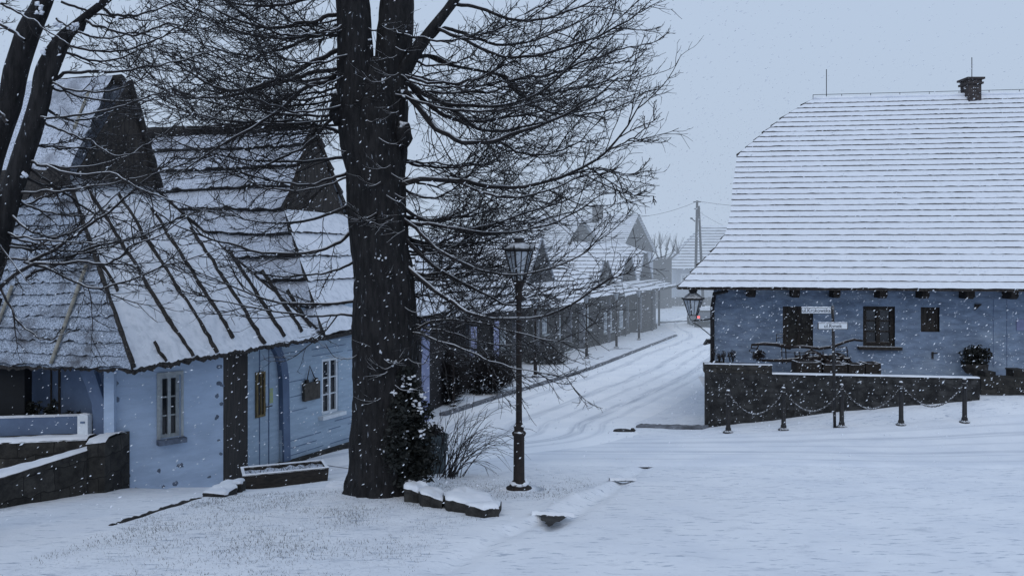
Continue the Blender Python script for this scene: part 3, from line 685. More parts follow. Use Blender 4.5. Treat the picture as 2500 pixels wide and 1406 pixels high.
mb.obox(P2_((s0+s1)/2,(z0+z1)/2,.066),u2*((s1-s0)/2-w),UP*((z1-z0)/2-w),n2*.003,1); mb.build('door_window',[M['yellow'],M['bag']],door)
hh=hpx(a2,u2,n2,652,985,664,991); mb=MB(); mb.tube([P2_(hh[0],hh[2],.06),P2_(hh[0],hh[2],-.0),P2_(hh[1],hh[2],-.005)],.014,6); mb.obox(P2_(hh[0],hh[2]-.02,.06),u2*.02,UP*.09,n2*.01); mb.build('handle',M['iron'],door)
hn=hpx(a2,u2,n2,664,948,672,984); mb=MB(); mb.obox(P2_((hn[0]+hn[1])/2,(hn[2]+hn[3])/2,.064),u2*((hn[1]-hn[0])/2),UP*((hn[3]-hn[2])/2),n2*.003); mb.build('notice',M['note'],door)
mb=MB(); le=[(664,842),(676,862),(686,890),(690,925),(694,1130)]; wd=16
fr=[hit(x,y,q2+n2*.05,n2) for x,y in le]; fr2=[hit(x+wd,y-2,q2+n2*.05,n2) for x,y in le]; k=len(le); bk=[p-n2*.12 for p in fr]; bk2=[p-n2*.12 for p in fr2]
mb.add(fr+fr2+bk+bk2,[(i,i+1,k+i+1,k+i) for i in range(k-1)]+[(i,i+1,2*k+i+1,2*k+i) for i in range(k-1)]+[(k+i,k+i+1,3*k+i+1,3*k+i) for i in range(k-1)]); mb.build('arched_brace',M['bluedark'],root)
# hanging board and its cord
hb=hpx(a2,u2,n2,736,932,774,975); s0,s1,z0,z1=hb; cp=P2_((s0+s1)/2,z0,-.05)
r=empty('hanging_board',cp,'square brown board hung on a cord between the door and the white window','sign'); mb=MB()
mb.obox(P2_((s0+s1)/2,(z0+z1)/2,-.06),u2*((s1-s0)/2),UP*((z1-z0)/2),n2*.035); mb.build('board',M['bag'],r)
tp=hit(756,893,q2+n2*.05,n2); mb=MB(); mb.tube([P2_(s0+.1,z1+.002,-.06),tp,P2_(s1-.1,z1+.002,-.06)],.012,5); mb.build('cord',M['iron'],r)
mb=MB(); mb.obox(P2_(s0+.1,z1+.03,-.06),u2*.035,UP*.04,n2*.03); mb.build('hanger',M['board'],r); mb=MB(); mb.obox(P2_(s1-.1,z1+.03,-.06),u2*.035,UP*.04,n2*.03); mb.build('hanger',M['board'],r)

# house B behind it
HB,ptB=gablet_house('thatched_house','tall thatched house with long dark ridge, middle one behind the big tree trunk',O,T,Nn,5.2,12.1,8.04,1.98,4.73,6.90,2.0,7.6,-1.4,
    ns=9,nk=5,mats=[M['snow_thin2'],M['thatch'],M['snow_roof']],lap=.15,setback=1.0,seg=46,ridge_r=.17,ridge_m=M['ridge'],jit=.03,front=False,lapk=.06,sag=.10)
for o in HB.children:
    if o.name.startswith('gable'): o.data.materials[0]=M['board']
mb=MB(); p0=b2; p1=at(1085,1000,25.5); u,n,Wd=udir(p0,p1); wall_holes(mb,p0,u,n,Wd,-1.6,2.1,[]); mb.build('wall',M['farwood'],HB)
p=at(1040,930,23.2); z=G(p.x,p.y)
for px_,Y in ((1039,22.6),):
    p=at(px_,930,Y); zb_=G(p.x,p.y)-.1; mb=MB(); mb.prism([(p.x-.1,p.y-.09),(p.x+.1,p.y-.07),(p.x+.1,p.y+.1),(p.x-.1,p.y+.1)],zb_,2.0); mb.build('arcade_post',M['bluepost'],HB)

# ------------------------------------------------------------------ low houses down the street
O2=V((0,34.6,0)); T2=V((.41,1,0)); N2=V((-.925,.379,0))
HC,ptC=gablet_house('street_house','low dark timber house with pale blue porch post, first down the street past the hedge',O2,T2,N2,-7.6,4.4,-1.6,1.22,3.9,4.0,3.6,8,-2.2,ns=10,nk=9,setback=1.2,
    wins=((1222,800,1236,850),(1252,795,1266,845)),group='houses lining the left side of the street',mats=[M['snow_tile'],M['farwood'],M['snow_roof']])
for px_,Y in ((1157,28.6),(1212,31.5)):
    p=at(px_,860,Y); mb=MB(); zb_=G(p.x,p.y)-.1; mb.prism([(p.x-.1,p.y-.09),(p.x+.1,p.y-.07),(p.x+.1,p.y+.1),(p.x-.1,p.y+.1)],zb_,1.12); mb.build('arcade_post',M['bluepost'],HC)
HD,ptD=gablet_house('street_house','timber house with a dark pointed porch and narrow gable, half hidden by the lamp branches',O2,T2,N2,4.5,10.2,7.4,1.0,2.14,4.48,1.6,8,-2.6,ns=12,nk=4,setback=1.0,
    wins=((1324,772,1336,815),(1366,772,1376,824)),group='houses lining the left side of the street')
mb=MB(); q0,q1,q2_=at(1290,757,39.2),at(1346,718,40.5),at(1393,750,42.0); bk=N2*1.5
mb.add([q0,q1,q2_,q0+bk,q1+bk,q2_+bk],[(0,1,2),(0,1,4,3),(1,2,5,4)]); mb.build('porch',M['fargable'],HD)
HX,ptX=gablet_house('street_house','low hip roofed timber house with two tall pale windows, left of the trapezoid gables',O2,T2,N2,10.2,17.4,13.6,1.12,2.85,2.95,2.6,7,-2.7,ns=8,nk=7,setback=.6,wins=((1414,753,1423,806),(1429,750,1438,804),(1474,762,1483,812),(1486,759,1495,808)),group='houses lining the left side of the street')
HE,ptE=gablet_house('street_house','low house with the nearest of the three trapezoid gables, behind the fourth lamp',O2,T2,N2,17.5,22.9,19.9,.86,1.50,3.62,2.0,8,-2.8,zc=3.08,hk=1.5,ns=11,nk=4,setback=1.3,
    wins=((1512,758,1522,800),),group='houses lining the left side of the street',mats=[M['snow_tile'],M['farwood']])
HF,ptF=gablet_house('street_house','plank fronted house with trapezoid gable between two similar snowy houses',O2,T2,N2,23.2,28.5,25.9,.96,1.54,4.2,2.0,8,-3.0,zc=3.32,hk=2.2,ns=11,nk=3,setback=.7,
    wins=((1538,748,1544,765),(1548,744,1555,762),(1538,774,1545,800)),group='houses lining the left side of the street',wallm=M['wood'])
HG,ptG=gablet_house('street_house','last low house at the street corner with jutting porch roof',O2,T2,N2,28.4,33.6,30.8,.92,1.45,4.35,2.0,8,-3.0,setback=3.0,zc=3.60,hk=1.8,ns=13,nk=4,
    group='houses lining the left side of the street')
p=at(1609,812,66); mb=MB(); mb.tube([V((p.x,p.y,G(p.x,p.y)-.1)),V((p.x,p.y,.95))],.09,8); mb.build('porch_post',M['fargable'],HG)

# ------------------------------------------------------------------ hazy houses behind
def far_gable(name,label,apex,bl,br,rdir,Ln,chim=None,ledge=False,n=16,zbase=-3):
    root=empty(name,(apex.x,apex.y,-2),label,'house'); rd=V(rdir)
    mb=MB(); courses(mb,polyedge([bl-rd*.3,apex-rd*.3]),polyedge([bl+rd*Ln,apex+rd*Ln]),n,.06,20,.01); courses(mb,polyedge([br-rd*.3,apex-rd*.3]),polyedge([br+rd*Ln,apex+rd*Ln]),n,.06,12,.01); mb.build('roof',[M['snow_tile'],M['farwood']],root)
    mb=MB(); mb.add([bl,br,apex-UP*.05],[(0,1,2)]); 
    if ledge: 
        a,b=bl.lerp(apex,.12)-rd*.2,br.lerp(apex,.12)-rd*.2; a=a.lerp(b,.15); b=b.lerp(a,.15); mb.tube([a,b],.14,6,1)
    mb.build('gable',[M['fargable'],M['snow']],root)
    mb=MB(); q=[bl+(br-bl)*.04,br+(bl-br)*.04]; q+= [q[1]+rd*(Ln-.3),q[0]+rd*(Ln-.3)]
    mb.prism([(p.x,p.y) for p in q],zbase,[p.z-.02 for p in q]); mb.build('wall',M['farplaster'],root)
    if chim:
        c=apex+rd*chim; mb=MB(); mb.box((c.x-.5,c.y-.4,c.z-.8),(c.x+.5,c.y+.4,c.z+.75)); mb.box((c.x-.6,c.y-.5,c.z+.75),(c.x+.6,c.y+.5,c.z+.95)); mb.build('chimney',M['brick'],root)
rd=(-.925,.379,0)
far_gable('far_house','tall hazy gabled house with chimney rising behind the low street houses',at(1553,523,80),at(1515,604,79),at(1598,616,82),rd,11,chim=3.9)
far_gable('far_house','hazy dark gable with a snowy ledge, left of the chimney house',at(1415,536,72),at(1374,602,71),at(1467,602,73.5),rd,9,ledge=True)
root=empty('far_house',at(1800,742,97),'long pale house with striped hipped roof behind the utility pole','house')
mb=MB(); Y=95; e0,e1_=at(1622,657,Y),at(2050,657,Y); r0,r1=at(1716,551,Y+5),at(2000,551,Y+5)
courses(mb,polyedge([e0,r0]),polyedge([e1_,r1]),15,.12,30,.01); bk0=e0+V((1,10,0)); courses(mb,polyedge([e0,r0]),polyedge([bk0,r0+V((0,.1,0))]),15,.12,8,.01); mb.build('roof',[M['snow_tile'],M['farwood']],root)
wl=MB(); a=at(1652,740,Y+.8); b_=at(2040,740,Y+.8); u,n,Wd=udir(a,b_); hs=[hpx(a,u,n,*w_) for w_ in ((1662,668,1684,700),(1708,668,1730,698))]; wall_holes(wl,a,u,n,Wd,-3.5,1.9,hs,.2)
wl.quad(V((a.x,a.y,-3.5)),V((a.x+1,a.y+8,-3.5)),V((a.x+1,a.y+8,1.9)),V((a.x,a.y,1.9))); wl.build('wall',M['farplaster'],root)
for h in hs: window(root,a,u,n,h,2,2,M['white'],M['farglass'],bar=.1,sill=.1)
root=empty('shed',at(1604,735,86),'flat roofed grey shed in the haze between the corner house and the hipped house','shed')
mb=MB(); a,b_=at(1578,636,86),at(1640,632,87); zb_=-3
mb.prism([(a.x,a.y),(b_.x,b_.y),(b_.x,b_.y+4),(a.x,a.y+4)],zb_,[a.z,b_.z,b_.z,a.z]); mb.build('wall',M['farwood'],root)
mb=MB(); mb.prism([(a.x-.4,a.y-.4),(b_.x+.6,b_.y-.4),(b_.x+.6,b_.y+4.2),(a.x-.4,a.y+4.2)],[a.z+.004,b_.z+.004,b_.z+.004,a.z+.004],[a.z+.3,b_.z+.3,b_.z+.3,a.z+.3]); mb.build('roof',M['snow'],root)
# low fence in the haze
root=empty('fence',at(1670,742,90),'low hazy plank fence beyond the snowy field','fence'); mb=MB()
for i in range(40):
    x=lerp(1588,1900,i/39); p=at(x,742,90); z=G(p.x,p.y); mb.box((p.x-.17,p.y-.03,z-.2),(p.x+.17,p.y+.03,z+.95+random.uniform(-.05,.05)))
mb.build('boards',M['fargable'],root)

# ------------------------------------------------------------------ the big house on the right
rn=V((-.1392,-.9903,0)); ru=V((.9903,-.1392,0))       # facade direction / normal
E0=at(1655,703,20.6); Rg=at(1985,243,25.5)
sn=(ru.cross(Rg-E0)).normalized()
if sn.z<0: sn=-sn
ge=[hit(x,y,E0,sn) for x,y in ((1655,702),(1697,656),(1744,610),(1772,570),(1783,520),(1789,450),(1800,380),(1868,322),(1922,280),(1985,243))]
xr=19.5
re2=[p+ru*((xr-p.x)/ru.x) for p in (ge[0],ge[-1])]
root=empty('snowy_roofed_house',at(2100,910,21.5),'long blue grey stone house under a huge striped snowy roof on the right','house'); HR=root
mb=MB(); courses(mb,polyedge(ge),polyedge(re2),34,.032,150,.008,0,1)
# rear slope, half hip, end gable and end skirt
hn_=V((-rn.x,-rn.y,0))
ev_=V((.283,.959,0)).normalized()
def mir(p): d=(Rg-p); d.z=0; k=d.dot(hn_); return p+ev_*(2*k/ev_.dot(hn_))
courses(mb,polyedge([mir(p) for p in ge]),polyedge([mir(p) for p in re2]),12,.05,20,.01,0,1)
courses(mb,polyedge(ge[6:]),polyedge([mir(p) for p in ge[6:]]),8,.05,10,.005,0,1)
courses(mb,polyedge(ge[:4]),polyedge([mir(p) for p in ge[:4]]),8,.05,20,.005,0,1)
mb.build('roof',[M['snow_tile'],M['board']],root)
mb=MB(); g6=[ge[i]+ru*.25 for i in (3,4,5,6)]; ring=g6+[mir(p) for p in reversed(g6)]; mb.add(ring,[tuple(range(len(ring)))]); mb.build('gable',M['board'],root)
mb=MB(); z=E0.z                                   # eaves board and soffit
ea,eb=ge[0],re2[0]
mb.quad(ea-UP*.05,eb-UP*.05,eb-UP*.012,ea-UP*.012); inn=hn_*.95; mb.quad(ea-UP*.05,eb-UP*.05,eb+inn-UP*.04,ea+inn-UP*.04); em_=mir(ea); mb.quad(ea-UP*.05+ru*.01,em_-UP*.05+ru*.01,em_-UP*.01+ru*.01,ea-UP*.01+ru*.01)
mb.quad(ea-UP*.05,em_-UP*.05,em_-UP*.06+ru*1,ea-UP*.06+ru*1)
mb.build('eaves_board',M['board'],root)
mb=MB(); ridge_tube(mb,ge[-1]+UP*.03,re2[-1]+UP*.03,.05,6,30); mb.build('ridge',M['snow'],root)
wa=at(1742,890,21.5); wb=wa+ru*14.5; u,n,Wd=ru,rn,14.5
H3=[hpx(wa,u,n,1911,748,1985,850),hpx(wa,u,n,2107,748,2185,845),hpx(wa,u,n,2248,750,2294,810)]
mb=MB(); wall_holes(mb,wa,u,n,Wd,.2,E0.z+.25,H3,.16,0,1)
e1v=ev_; we=wa+e1v*9.0; mb.quad(V((wa.x,wa.y,-1.5)),V((we.x,we.y,-1.5)),V((we.x,we.y,E0.z+.1)),V((wa.x,wa.y,E0.z+.1)))
mb.build('wall',[M['house_wall'],M['board']],root)
window(root,wa,u,n,H3[1],2,3,M['wood'],M['glass'],depth=.13,bar=.06,sill=.14,msill=M['wood'],label='dark framed window with a thick sill')
P3=lambda s,z,k=0:V((wa.x,wa.y,0))+u*s-n*k+UP*z
s0,s1,z0,z1=H3[0]; mb=MB(); w=(s1-s0)
mb.obox(P3((s0+s1)/2,(z0+z1)/2,.12),u*(w/2-.004),UP*((z1-z0)/2-.004),n*.02,0); mb.obox(P3(s0+.06,(z0+z1)/2,.06),u*.058,UP*((z1-z0)/2-.004),n*.03,1); mb.obox(P3((s0+s1)/2+.06,z1-.05,.06),u*(w/2-.07),UP*.046,n*.03,1); mb.obox(P3((s0+s1)/2+.03,(z0+z1)/2-.05,.08),u*.03,UP*((z1-z0)/2-.06),n*.02,1)
mb.build('window',[M['slab'],M['board']],root,label='dark shuttered window behind the street signs')
s0,s1,z0,z1=H3[2]; mb=MB(); mb.obox(P3((s0+s1)/2,(z0+z1)/2,.12),u*((s1-s0)/2-.003),UP*((z1-z0)/2-.003),n*.02); mb.build('window',M['board'],root,label='small dark boarded window')
for px_ in (1833,1940,2038,2150,2252,2360,2466):
    p=hit(px_,712,V((wa.x,wa.y,0))+n*.25,n); mb=MB(); wd,zt=.085+random.uniform(-.008,.01),E0.z-.055
    pr=[(-.30,0),(.26,0),(.26,-.13),(.16,-.20),(-.30,-.20)]     # profile along the depth, nose cut back
    vs=[V((p.x,p.y,zt))+u*sg*wd+n*d+UP*h for sg in (-1,1) for d,h in pr]; k=len(pr)
    mb.add(vs,[tuple(range(k-1,-1,-1)),tuple(range(k,2*k))]+[(i,(i+1)%k,k+(i+1)%k,k+i) for i in range(k)]); mb.build('rafter_end',M['board'],root)
p=hit(2385,748,V((wa.x,wa.y,0)),n); mb=MB(); mb.add([p+n*.06+u*-.06+UP*.06,p+n*.06+u*.10+UP*.06,p+n*.06+u*-.06-UP*.09,p-n*.02+u*-.06+UP*.06,p-n*.02+u*.10+UP*.06,p-n*.02+u*-.06-UP*.09],[(0,1,2),(0,1,4,3),(0,2,5,3),(1,2,5,4)]); mb.build('bracket',M['board'],root)
hpn=hpx(wa,u,n,2481,780,2512,806); mb=MB(); mb.obox(P3((hpn[0]+hpn[1])/2,(hpn[2]+hpn[3])/2,-.012),u*((hpn[1]-hpn[0])/2),UP*((hpn[3]-hpn[2])/2),n*.01); mb.build('notice_board',mat('lilac_notice',(.24,.26,.42),(.20,.22,.36),scale=6),root)
hx=hpx(wa,u,n,2276,858,2282,876); mb=MB(); mb.obox(P3(hx[0],(hx[2]+hx[3])/2,-.02),u*.02,UP*.09,n*.02); mb.obox(P3(hx[0]+.05,hx[3]-.03,-.02),u*.06,UP*.015,n*.02); mb.build('iron_hook',M['iron'],root)
for px_ in (2425,2458): 
    p=hit(px_,800,V((wa.x,wa.y,0)),n); mb=MB(); mb.obox(V((p.x,p.y,1.7))+n*.002,u*.006,UP*.85,n*.006); mb.build('wall_joint',M['bluedark'],root)
c=at(2342,230,25.5); c=Rg+ru*((c.x-Rg.x)/ru.x); mb=MB()
cw=.235; mb.box((c.x-cw*.8,c.y-cw,c.z-.9),(c.x+cw*.8,c.y+cw,c.z+.30)); mb.box((c.x-cw,c.y-cw*1.2,c.z+.30),(c.x+cw,c.y+cw*1.2,c.z+.36)); mb.box((c.x-cw*.85,c.y-cw*1.05,c.z+.36),(c.x+cw*.85,c.y+cw*1.05,c.z+.44)); mb.box((c.x-cw*1.12,c.y-cw*1.3,c.z+.44),(c.x+cw*1.12,c.y+cw*1.3,c.z+.50)); mb.build('chimney',M['brick'],root)
for px_,h in ((2013,.92),(2340,1.15)):
    p=at(px_,240,25.6); k=Rg+ru*((p.x-Rg.x)/ru.x); mb=MB(); mb.tube([k,k+UP*h],.012,5); mb.build('lightning_rod',M['fargable'],root)
mb=MB(); k=0                                           # conductor wire held on short clips along the ridge
pts=[]
for i in range(13):
    p=Rg.lerp(re2[-1],i/12)+UP*.14; pts.append(p); mb.tube([p-UP*.15,p],.01,4)
mb.tube(pts,.008,4); mb.build('ridge_wire',M['fargable'],root)
p=wa-ru*.04+rn*.10; mb=MB(); mb.tube([V((p.x,p.y,.2)),V((p.x,p.y,2.3)),V((p.x+.03,p.y-.1,2.65)),V((p.x+.25,p.y-.5,2.75))],.055,8); mb.build('drainpipe',M['iron'],root)
p=hit(1728,836,wa+rn*.1,rn); mb=MB()
mb.add([p+V((-.09,0,-.07)),p+V((.12,0,-.02)),p+V((.12,0,.08)),p+V((-.0,0,.08)),p+V((-.09,.18,-.07)),p+V((.12,.18,-.02)),p+V((.12,.18,.08)),p+V((0,.18,.08))],[(0,1,2,3),(4,5,6,7),(0,1,5,4),(1,2,6,5),(2,3,7,6),(3,0,4,7)]); mb.build('mailbox',M['iron'],root)

# terrace wall of rubble in front of it
w0=at(1722,1045,19.3); u=ru; n=rn; 
root=empty('terrace_wall',w0,'dark rubble retaining wall with thin snow on top below the right house','wall')
def top_run(mb,pxa,pxb,z,dz,dep,mi=0): 
    a=hit(pxa,900,w0,n); b=hit(pxb,900,w0,n); a.z=b.z=0
    q=[a,b,b-n*dep,a-n*dep]; mb.prism([(p.x,p.y) for p in q],z,z+dz,mi)
mb=MB(); top_run(mb,1722,2392,-1.2,2.10,.22); q_=[w0-n*.1,w0-n*.1+ru*.38,w0-n*.1+ru*.38+ev_*2.3,w0-n*.1+ev_*2.3]; mb.prism([(p.x,p.y) for p in q_],-1.2,.885); mb.build('wall',M['stone2'],root)
mb=MB(); top_run(mb,1719,1885,.903,.20,.30); mb.build('raised_block',M['stone'],root)
mb=MB(); seg=60; a=hit(1885,900,w0,n); b=hit(2392,900,w0,n); vs=[]
for i in range(seg+1):
    p=a.lerp(b,i/seg); 
    for dn,h in ((.015,-.012),(.01,.008),(-.08,.014),(-.20,.006)): vs.append(V((p.x,p.y,.905+h*(1+.5*mnoise.noise(V((i*.4,dn,1))))))+n*dn)
mb.add(vs,[(i*4+j,i*4+j+1,(i+1)*4+j+1,(i+1)*4+j) for i in range(seg) for j in range(3)],0,True)
a=hit(1720,900,w0,n); b=hit(1886,900,w0,n); vs=[]
for i in range(25):
    p=a.lerp(b,i/24)
    for dn,h in ((.01,-.004),(.0,.006),(-.06,.010),(-.14,.004)): vs.append(V((p.x,p.y,1.105+h*(1+.8*mnoise.noise(V((i*.6,dn,4))))))+n*dn)
mb.add(vs,[(i*4+j,i*4+j+1,(i+1)*4+j+1,(i+1)*4+j) for i in range(24) for j in range(3)],0,True)
mb.build('snow_cap',M['snow'],root)
root=empty('stone_wall',at(2450,965,18.9),'low dark stone wall running out of frame, right of the terrace wall','wall')
a=hit(2396,900,w0-n*.35,n); b=a+ru*3; q=[a,b,b-n*.5,a-n*.5]; mb=MB(); mb.prism([(p.x,p.y) for p in q],-.3,[.86,.84,.84,.86]); mb.build('masonry',M['stone'],root)
# terrace ground behind the wall
mb=MB(); a=hit(1722,900,w0-n*.30,n); b=a+ru*12; q=[a,b,b-n*2.1,a-n*2.1]; mb.quad(*[V((p.x,p.y,.46)) for p in q]); mb.build('terrace',M['snow'],kind='structure',label='snowy terrace in front of the right house')
# ------------------------------------------------------------------ street lamps
def make_lantern(parent,zb,h,rb,rt,nside=4,rot=math.pi/4,roof=True,name='lantern'):
    """tapered glazed lantern, narrow at the foot; zb is the bottom height in the parent's frame"""
    o=parent_off(parent); fr=MB(); cs=[(math.cos(rot+2*math.pi*j/nside),math.sin(rot+2*math.pi*j/nside)) for j in range(nside)]
    lo=[o+V((c*rb,s*rb,zb)) for c,s in cs]; hi=[o+V((c*rt,s*rt,zb+h)) for c,s in cs]
    for a,b in zip(lo,hi): fr.tube([a,b],.014,4)
    for i in range(nside):
        j=(i+1)%nside; fr.tube([lo[i],lo[j]],.014,4); fr.tube([hi[i],hi[j]],.018,4)
        fr.tube([lo[i].lerp(lo[j],.5),hi[i].lerp(hi[j],.5)],.007,4)
    fr.lathe([(rb*.95,zb-.015),(rb*.95,zb),(.02,zb+.002)],o,nside,rot=rot)
    fr.lathe([(.02,zb),(.025,zb+h*.35),(.05,zb+h*.42),(.05,zb+h*.6),(.015,zb+h*.66)],o,8)
    lan=fr.build(name,M['iron'],parent)
    for i in range(nside):
        j=(i+1)%nside; g=MB(); k=.97
        ctr=o+V((0,0,zb)); ctr2=o+V((0,0,zb+h)); g.quad(ctr.lerp(lo[i],k),ctr.lerp(lo[j],k),ctr2.lerp(hi[j],k),ctr2.lerp(hi[i],k)); g.build('pane',M['pane'],lan)
    return lan
def make_lamp():
    r=empty('street_lamp',(0,0,0),'x','street lamp','old iron street lamps')
    b=MB()
    b.lathe([(.175,-.05),(.185,.0),(.18,.03),(.14,.045),(.135,.055),(.125,.09),(.105,.11),(.085,.125),(.078,.14),(.076,.40),(.074,.74),(.083,.745),(.092,.76),(.10,.785),(.092,.80),(.07,.815),(.066,.83),(.07,.86),(.078,.875),(.06,.895),(.05,.92)],n=16)
    b.build('base',M['rust'],r)
    p=MB(); p.lathe([(.044,.90),(.042,1.2),(.040,1.9),(.037,2.62),(.05,2.63),(.056,2.65),(.05,2.68),(.04,2.69),(.044,2.76),(.06,2.80),(.075,2.84),(.085,2.875),(.05,2.88)],n=14); p.build('pole',M['rust'],r)
    make_lantern(r,2.89,.42,.085,.195,6,math.radians(12))
    c=MB(); c.lathe([(.205,3.31),(.215,3.322),(.205,3.335),(.15,3.375),(.10,3.40),(.07,3.42),(.062,3.45),(.082,3.46),(.078,3.475),(.03,3.49),(.02,3.51)],n=12)
    for j in range(6):
        a=math.radians(12+60*j); c.tube([(.215*math.cos(a),.215*math.sin(a),3.31),(.225*math.cos(a),.225*math.sin(a),3.38)],[.018,.006],5)
    c.build('cap',M['iron'],r)
    s=MB(); s.lump((.0,0,.09),.15,.15,.035,3,.3); s.lump((0,0,.795),.095,.095,.03,5,.3); s.lump((.01,0,.88),.07,.07,.03,6,.3); s.lump((0,0,.005),.30,.30,.03,8,.5); s.build('snow',M['snow'],r)
    return r
lamp=make_lamp(); p=ghit(1267,1195); lamp.location=p; LAMPP=p
lamp['label']='tall old street lamp nearest the camera, in front of the street on the lawn edge'
labs=['slim street lamp beside the hedge, nearest of those along the street','second street lamp of the row, standing by the big lamp near the pale porch','third street lamp of the row, its base clear of the snowbank','fourth street lamp of the row, in front of the pale paired windows','farthest street lamp of the row, in front of the plank house']
for (px_,py_,Y),lb in zip(((1107,993,25),(1307,915,32.4),(1432,881,39.6),(1505,847,45.6),(1560,830,51.5)),labs):
    c=copy_tree(lamp); q=at(px_,py_,Y); c.location=(q.x,q.y,G(q.x,q.y)); c.scale=(.93,)*3 if px_>1200 else (.6,.6,.93); c['label']=lb; c.rotation_euler.z=random.uniform(0,1)
# wall lantern on the corner of the big house
wl_=at(1692,783,20.9); r=empty('wall_lantern',(wl_.x,wl_.y,wl_.z),'black wall lantern on an iron bracket at the corner of the right house','wall lamp')
o=V(wl_); b=MB(); x1=wa.x+.0; yw=wa.y
b.tube([o+V((0,0,0)),V((x1,yw,o.z))],.022,6); lowp=V((x1,yw,o.z-.50)); b.tube([o+V((-.04,0,-.02)),o+V((.15,.1,-.12)),lowp],.012,6); b.tube([V((x1-.02,yw-.02,o.z-.62)),V((x1-.02,yw-.02,o.z+.15))],.028,6)
for sx in (-1,1): b.tube([o,o+V((sx*.07,0,.03)),o+V((sx*.09,0,.10)),o+V((sx*.07,0,.14))],.010,5)
b.build('bracket',M['iron'],r)
make_lantern(r,.15,.40,.115,.245,6,math.radians(0))
b=MB(); b.lathe([(.26,.55),(.27,.57),(.25,.585),(.17,.66),(.11,.70),(.09,.72),(.10,.75),(.12,.765),(.09,.82),(.04,.85),(.03,.88),(.035,.90),(.01,.93)],o,12); b.lathe([(.125,.14),(.13,.15),(.1,.16)],o,12)
for sx in (-1,1): b.tube([o+V((sx*.25,0,.56)),o+V((sx*.29,0,.58))],[.02,.025],5)
b.build('cap',M['iron'],r)

# ------------------------------------------------------------------ bollards, chains
def make_bollard():
    r=empty('bollard',(0,0,0),'x','bollard','iron bollards linked by chains'); b=MB()
    b.lathe([(.115,-.05),(.12,.01),(.105,.03),(.075,.05),(.06,.07),(.062,.10),(.048,.13),(.045,.5),(.042,.80),(.052,.81),(.052,.83),(.035,.845)],n=12); b.build('post',M['iron'],r)
    k=MB(); k.lathe([(.03,.84),(.05,.86),(.058,.89),(.05,.92),(.02,.94)],n=10); k.tube([(-.08,0,.78),(.08,0,.78)],.012,5); k.build('knob',M['iron'],r)
    s=MB(); s.lump((0,0,.93),.04,.04,.02,2,.3); s.lump((0,-.02,.05),.07,.06,.02,4,.4); s.build('snow',M['snow'],r)
    return r
bp=[(1778,1055,18),(1913,1049,17.85),(2055,1043,17.7),(2200,1038,17.5),(2355,1033,17.32)]
bl=['leftmost chained bollard, near the street corner of the terrace wall','second bollard from the street corner, below the raised wall block','bollard standing right beside the street sign post','fourth bollard from the street corner, below the window with the sill','rightmost chained bollard, below the round potted shrub']
B0=make_bollard(); bpos=[]
for i,((px_,py_,Y),lb) in enumerate(zip(bp,bl)):
    c=B0 if i==0 else copy_tree(B0); q=at(px_,py_,Y); q.z=G(q.x,q.y); c.location=q; c['label']=lb; bpos.append(q); c.rotation_euler.z=.14
cl=['chain hung between the first and second bollard from the street corner','chain hung between the second bollard and the one by the sign post','chain hung between the sign post bollard and the fourth bollard','chain hung between the two rightmost bollards']
for i in range(4):
    a,b=bpos[i]+V((.05,0,.80)),bpos[i+1]+V((-.05,0,.76)); mb=MB(); n=34; sg=.40
    pts=[a.lerp(b,t/n)-UP*(sg*4*(t/n)*(1-t/n)) for t in range(n+1)]
    for j in range(n):
        p,q=pts[j],pts[j+1]; d=(q-p); c_=(p+q)/2; d.normalize(); sd=d.cross(UP).normalized() if j%2 else d.cross(d.cross(UP)).normalized()
        ring=[c_+d*(.034*math.cos(k*math.pi/4))+sd*(.016*math.sin(k*math.pi/4)) for k in range(9)]
        mb.tube(ring,.0065,4)
        if j%3==0 or random.random()<.12: mb.lump(c_+UP*.012,.016,.010,.007,j,.3,1,6,4)
    mb.build('chain',[M['iron'],M['snow']],label=cl[i],cat='chain',group='chains between the bollards')

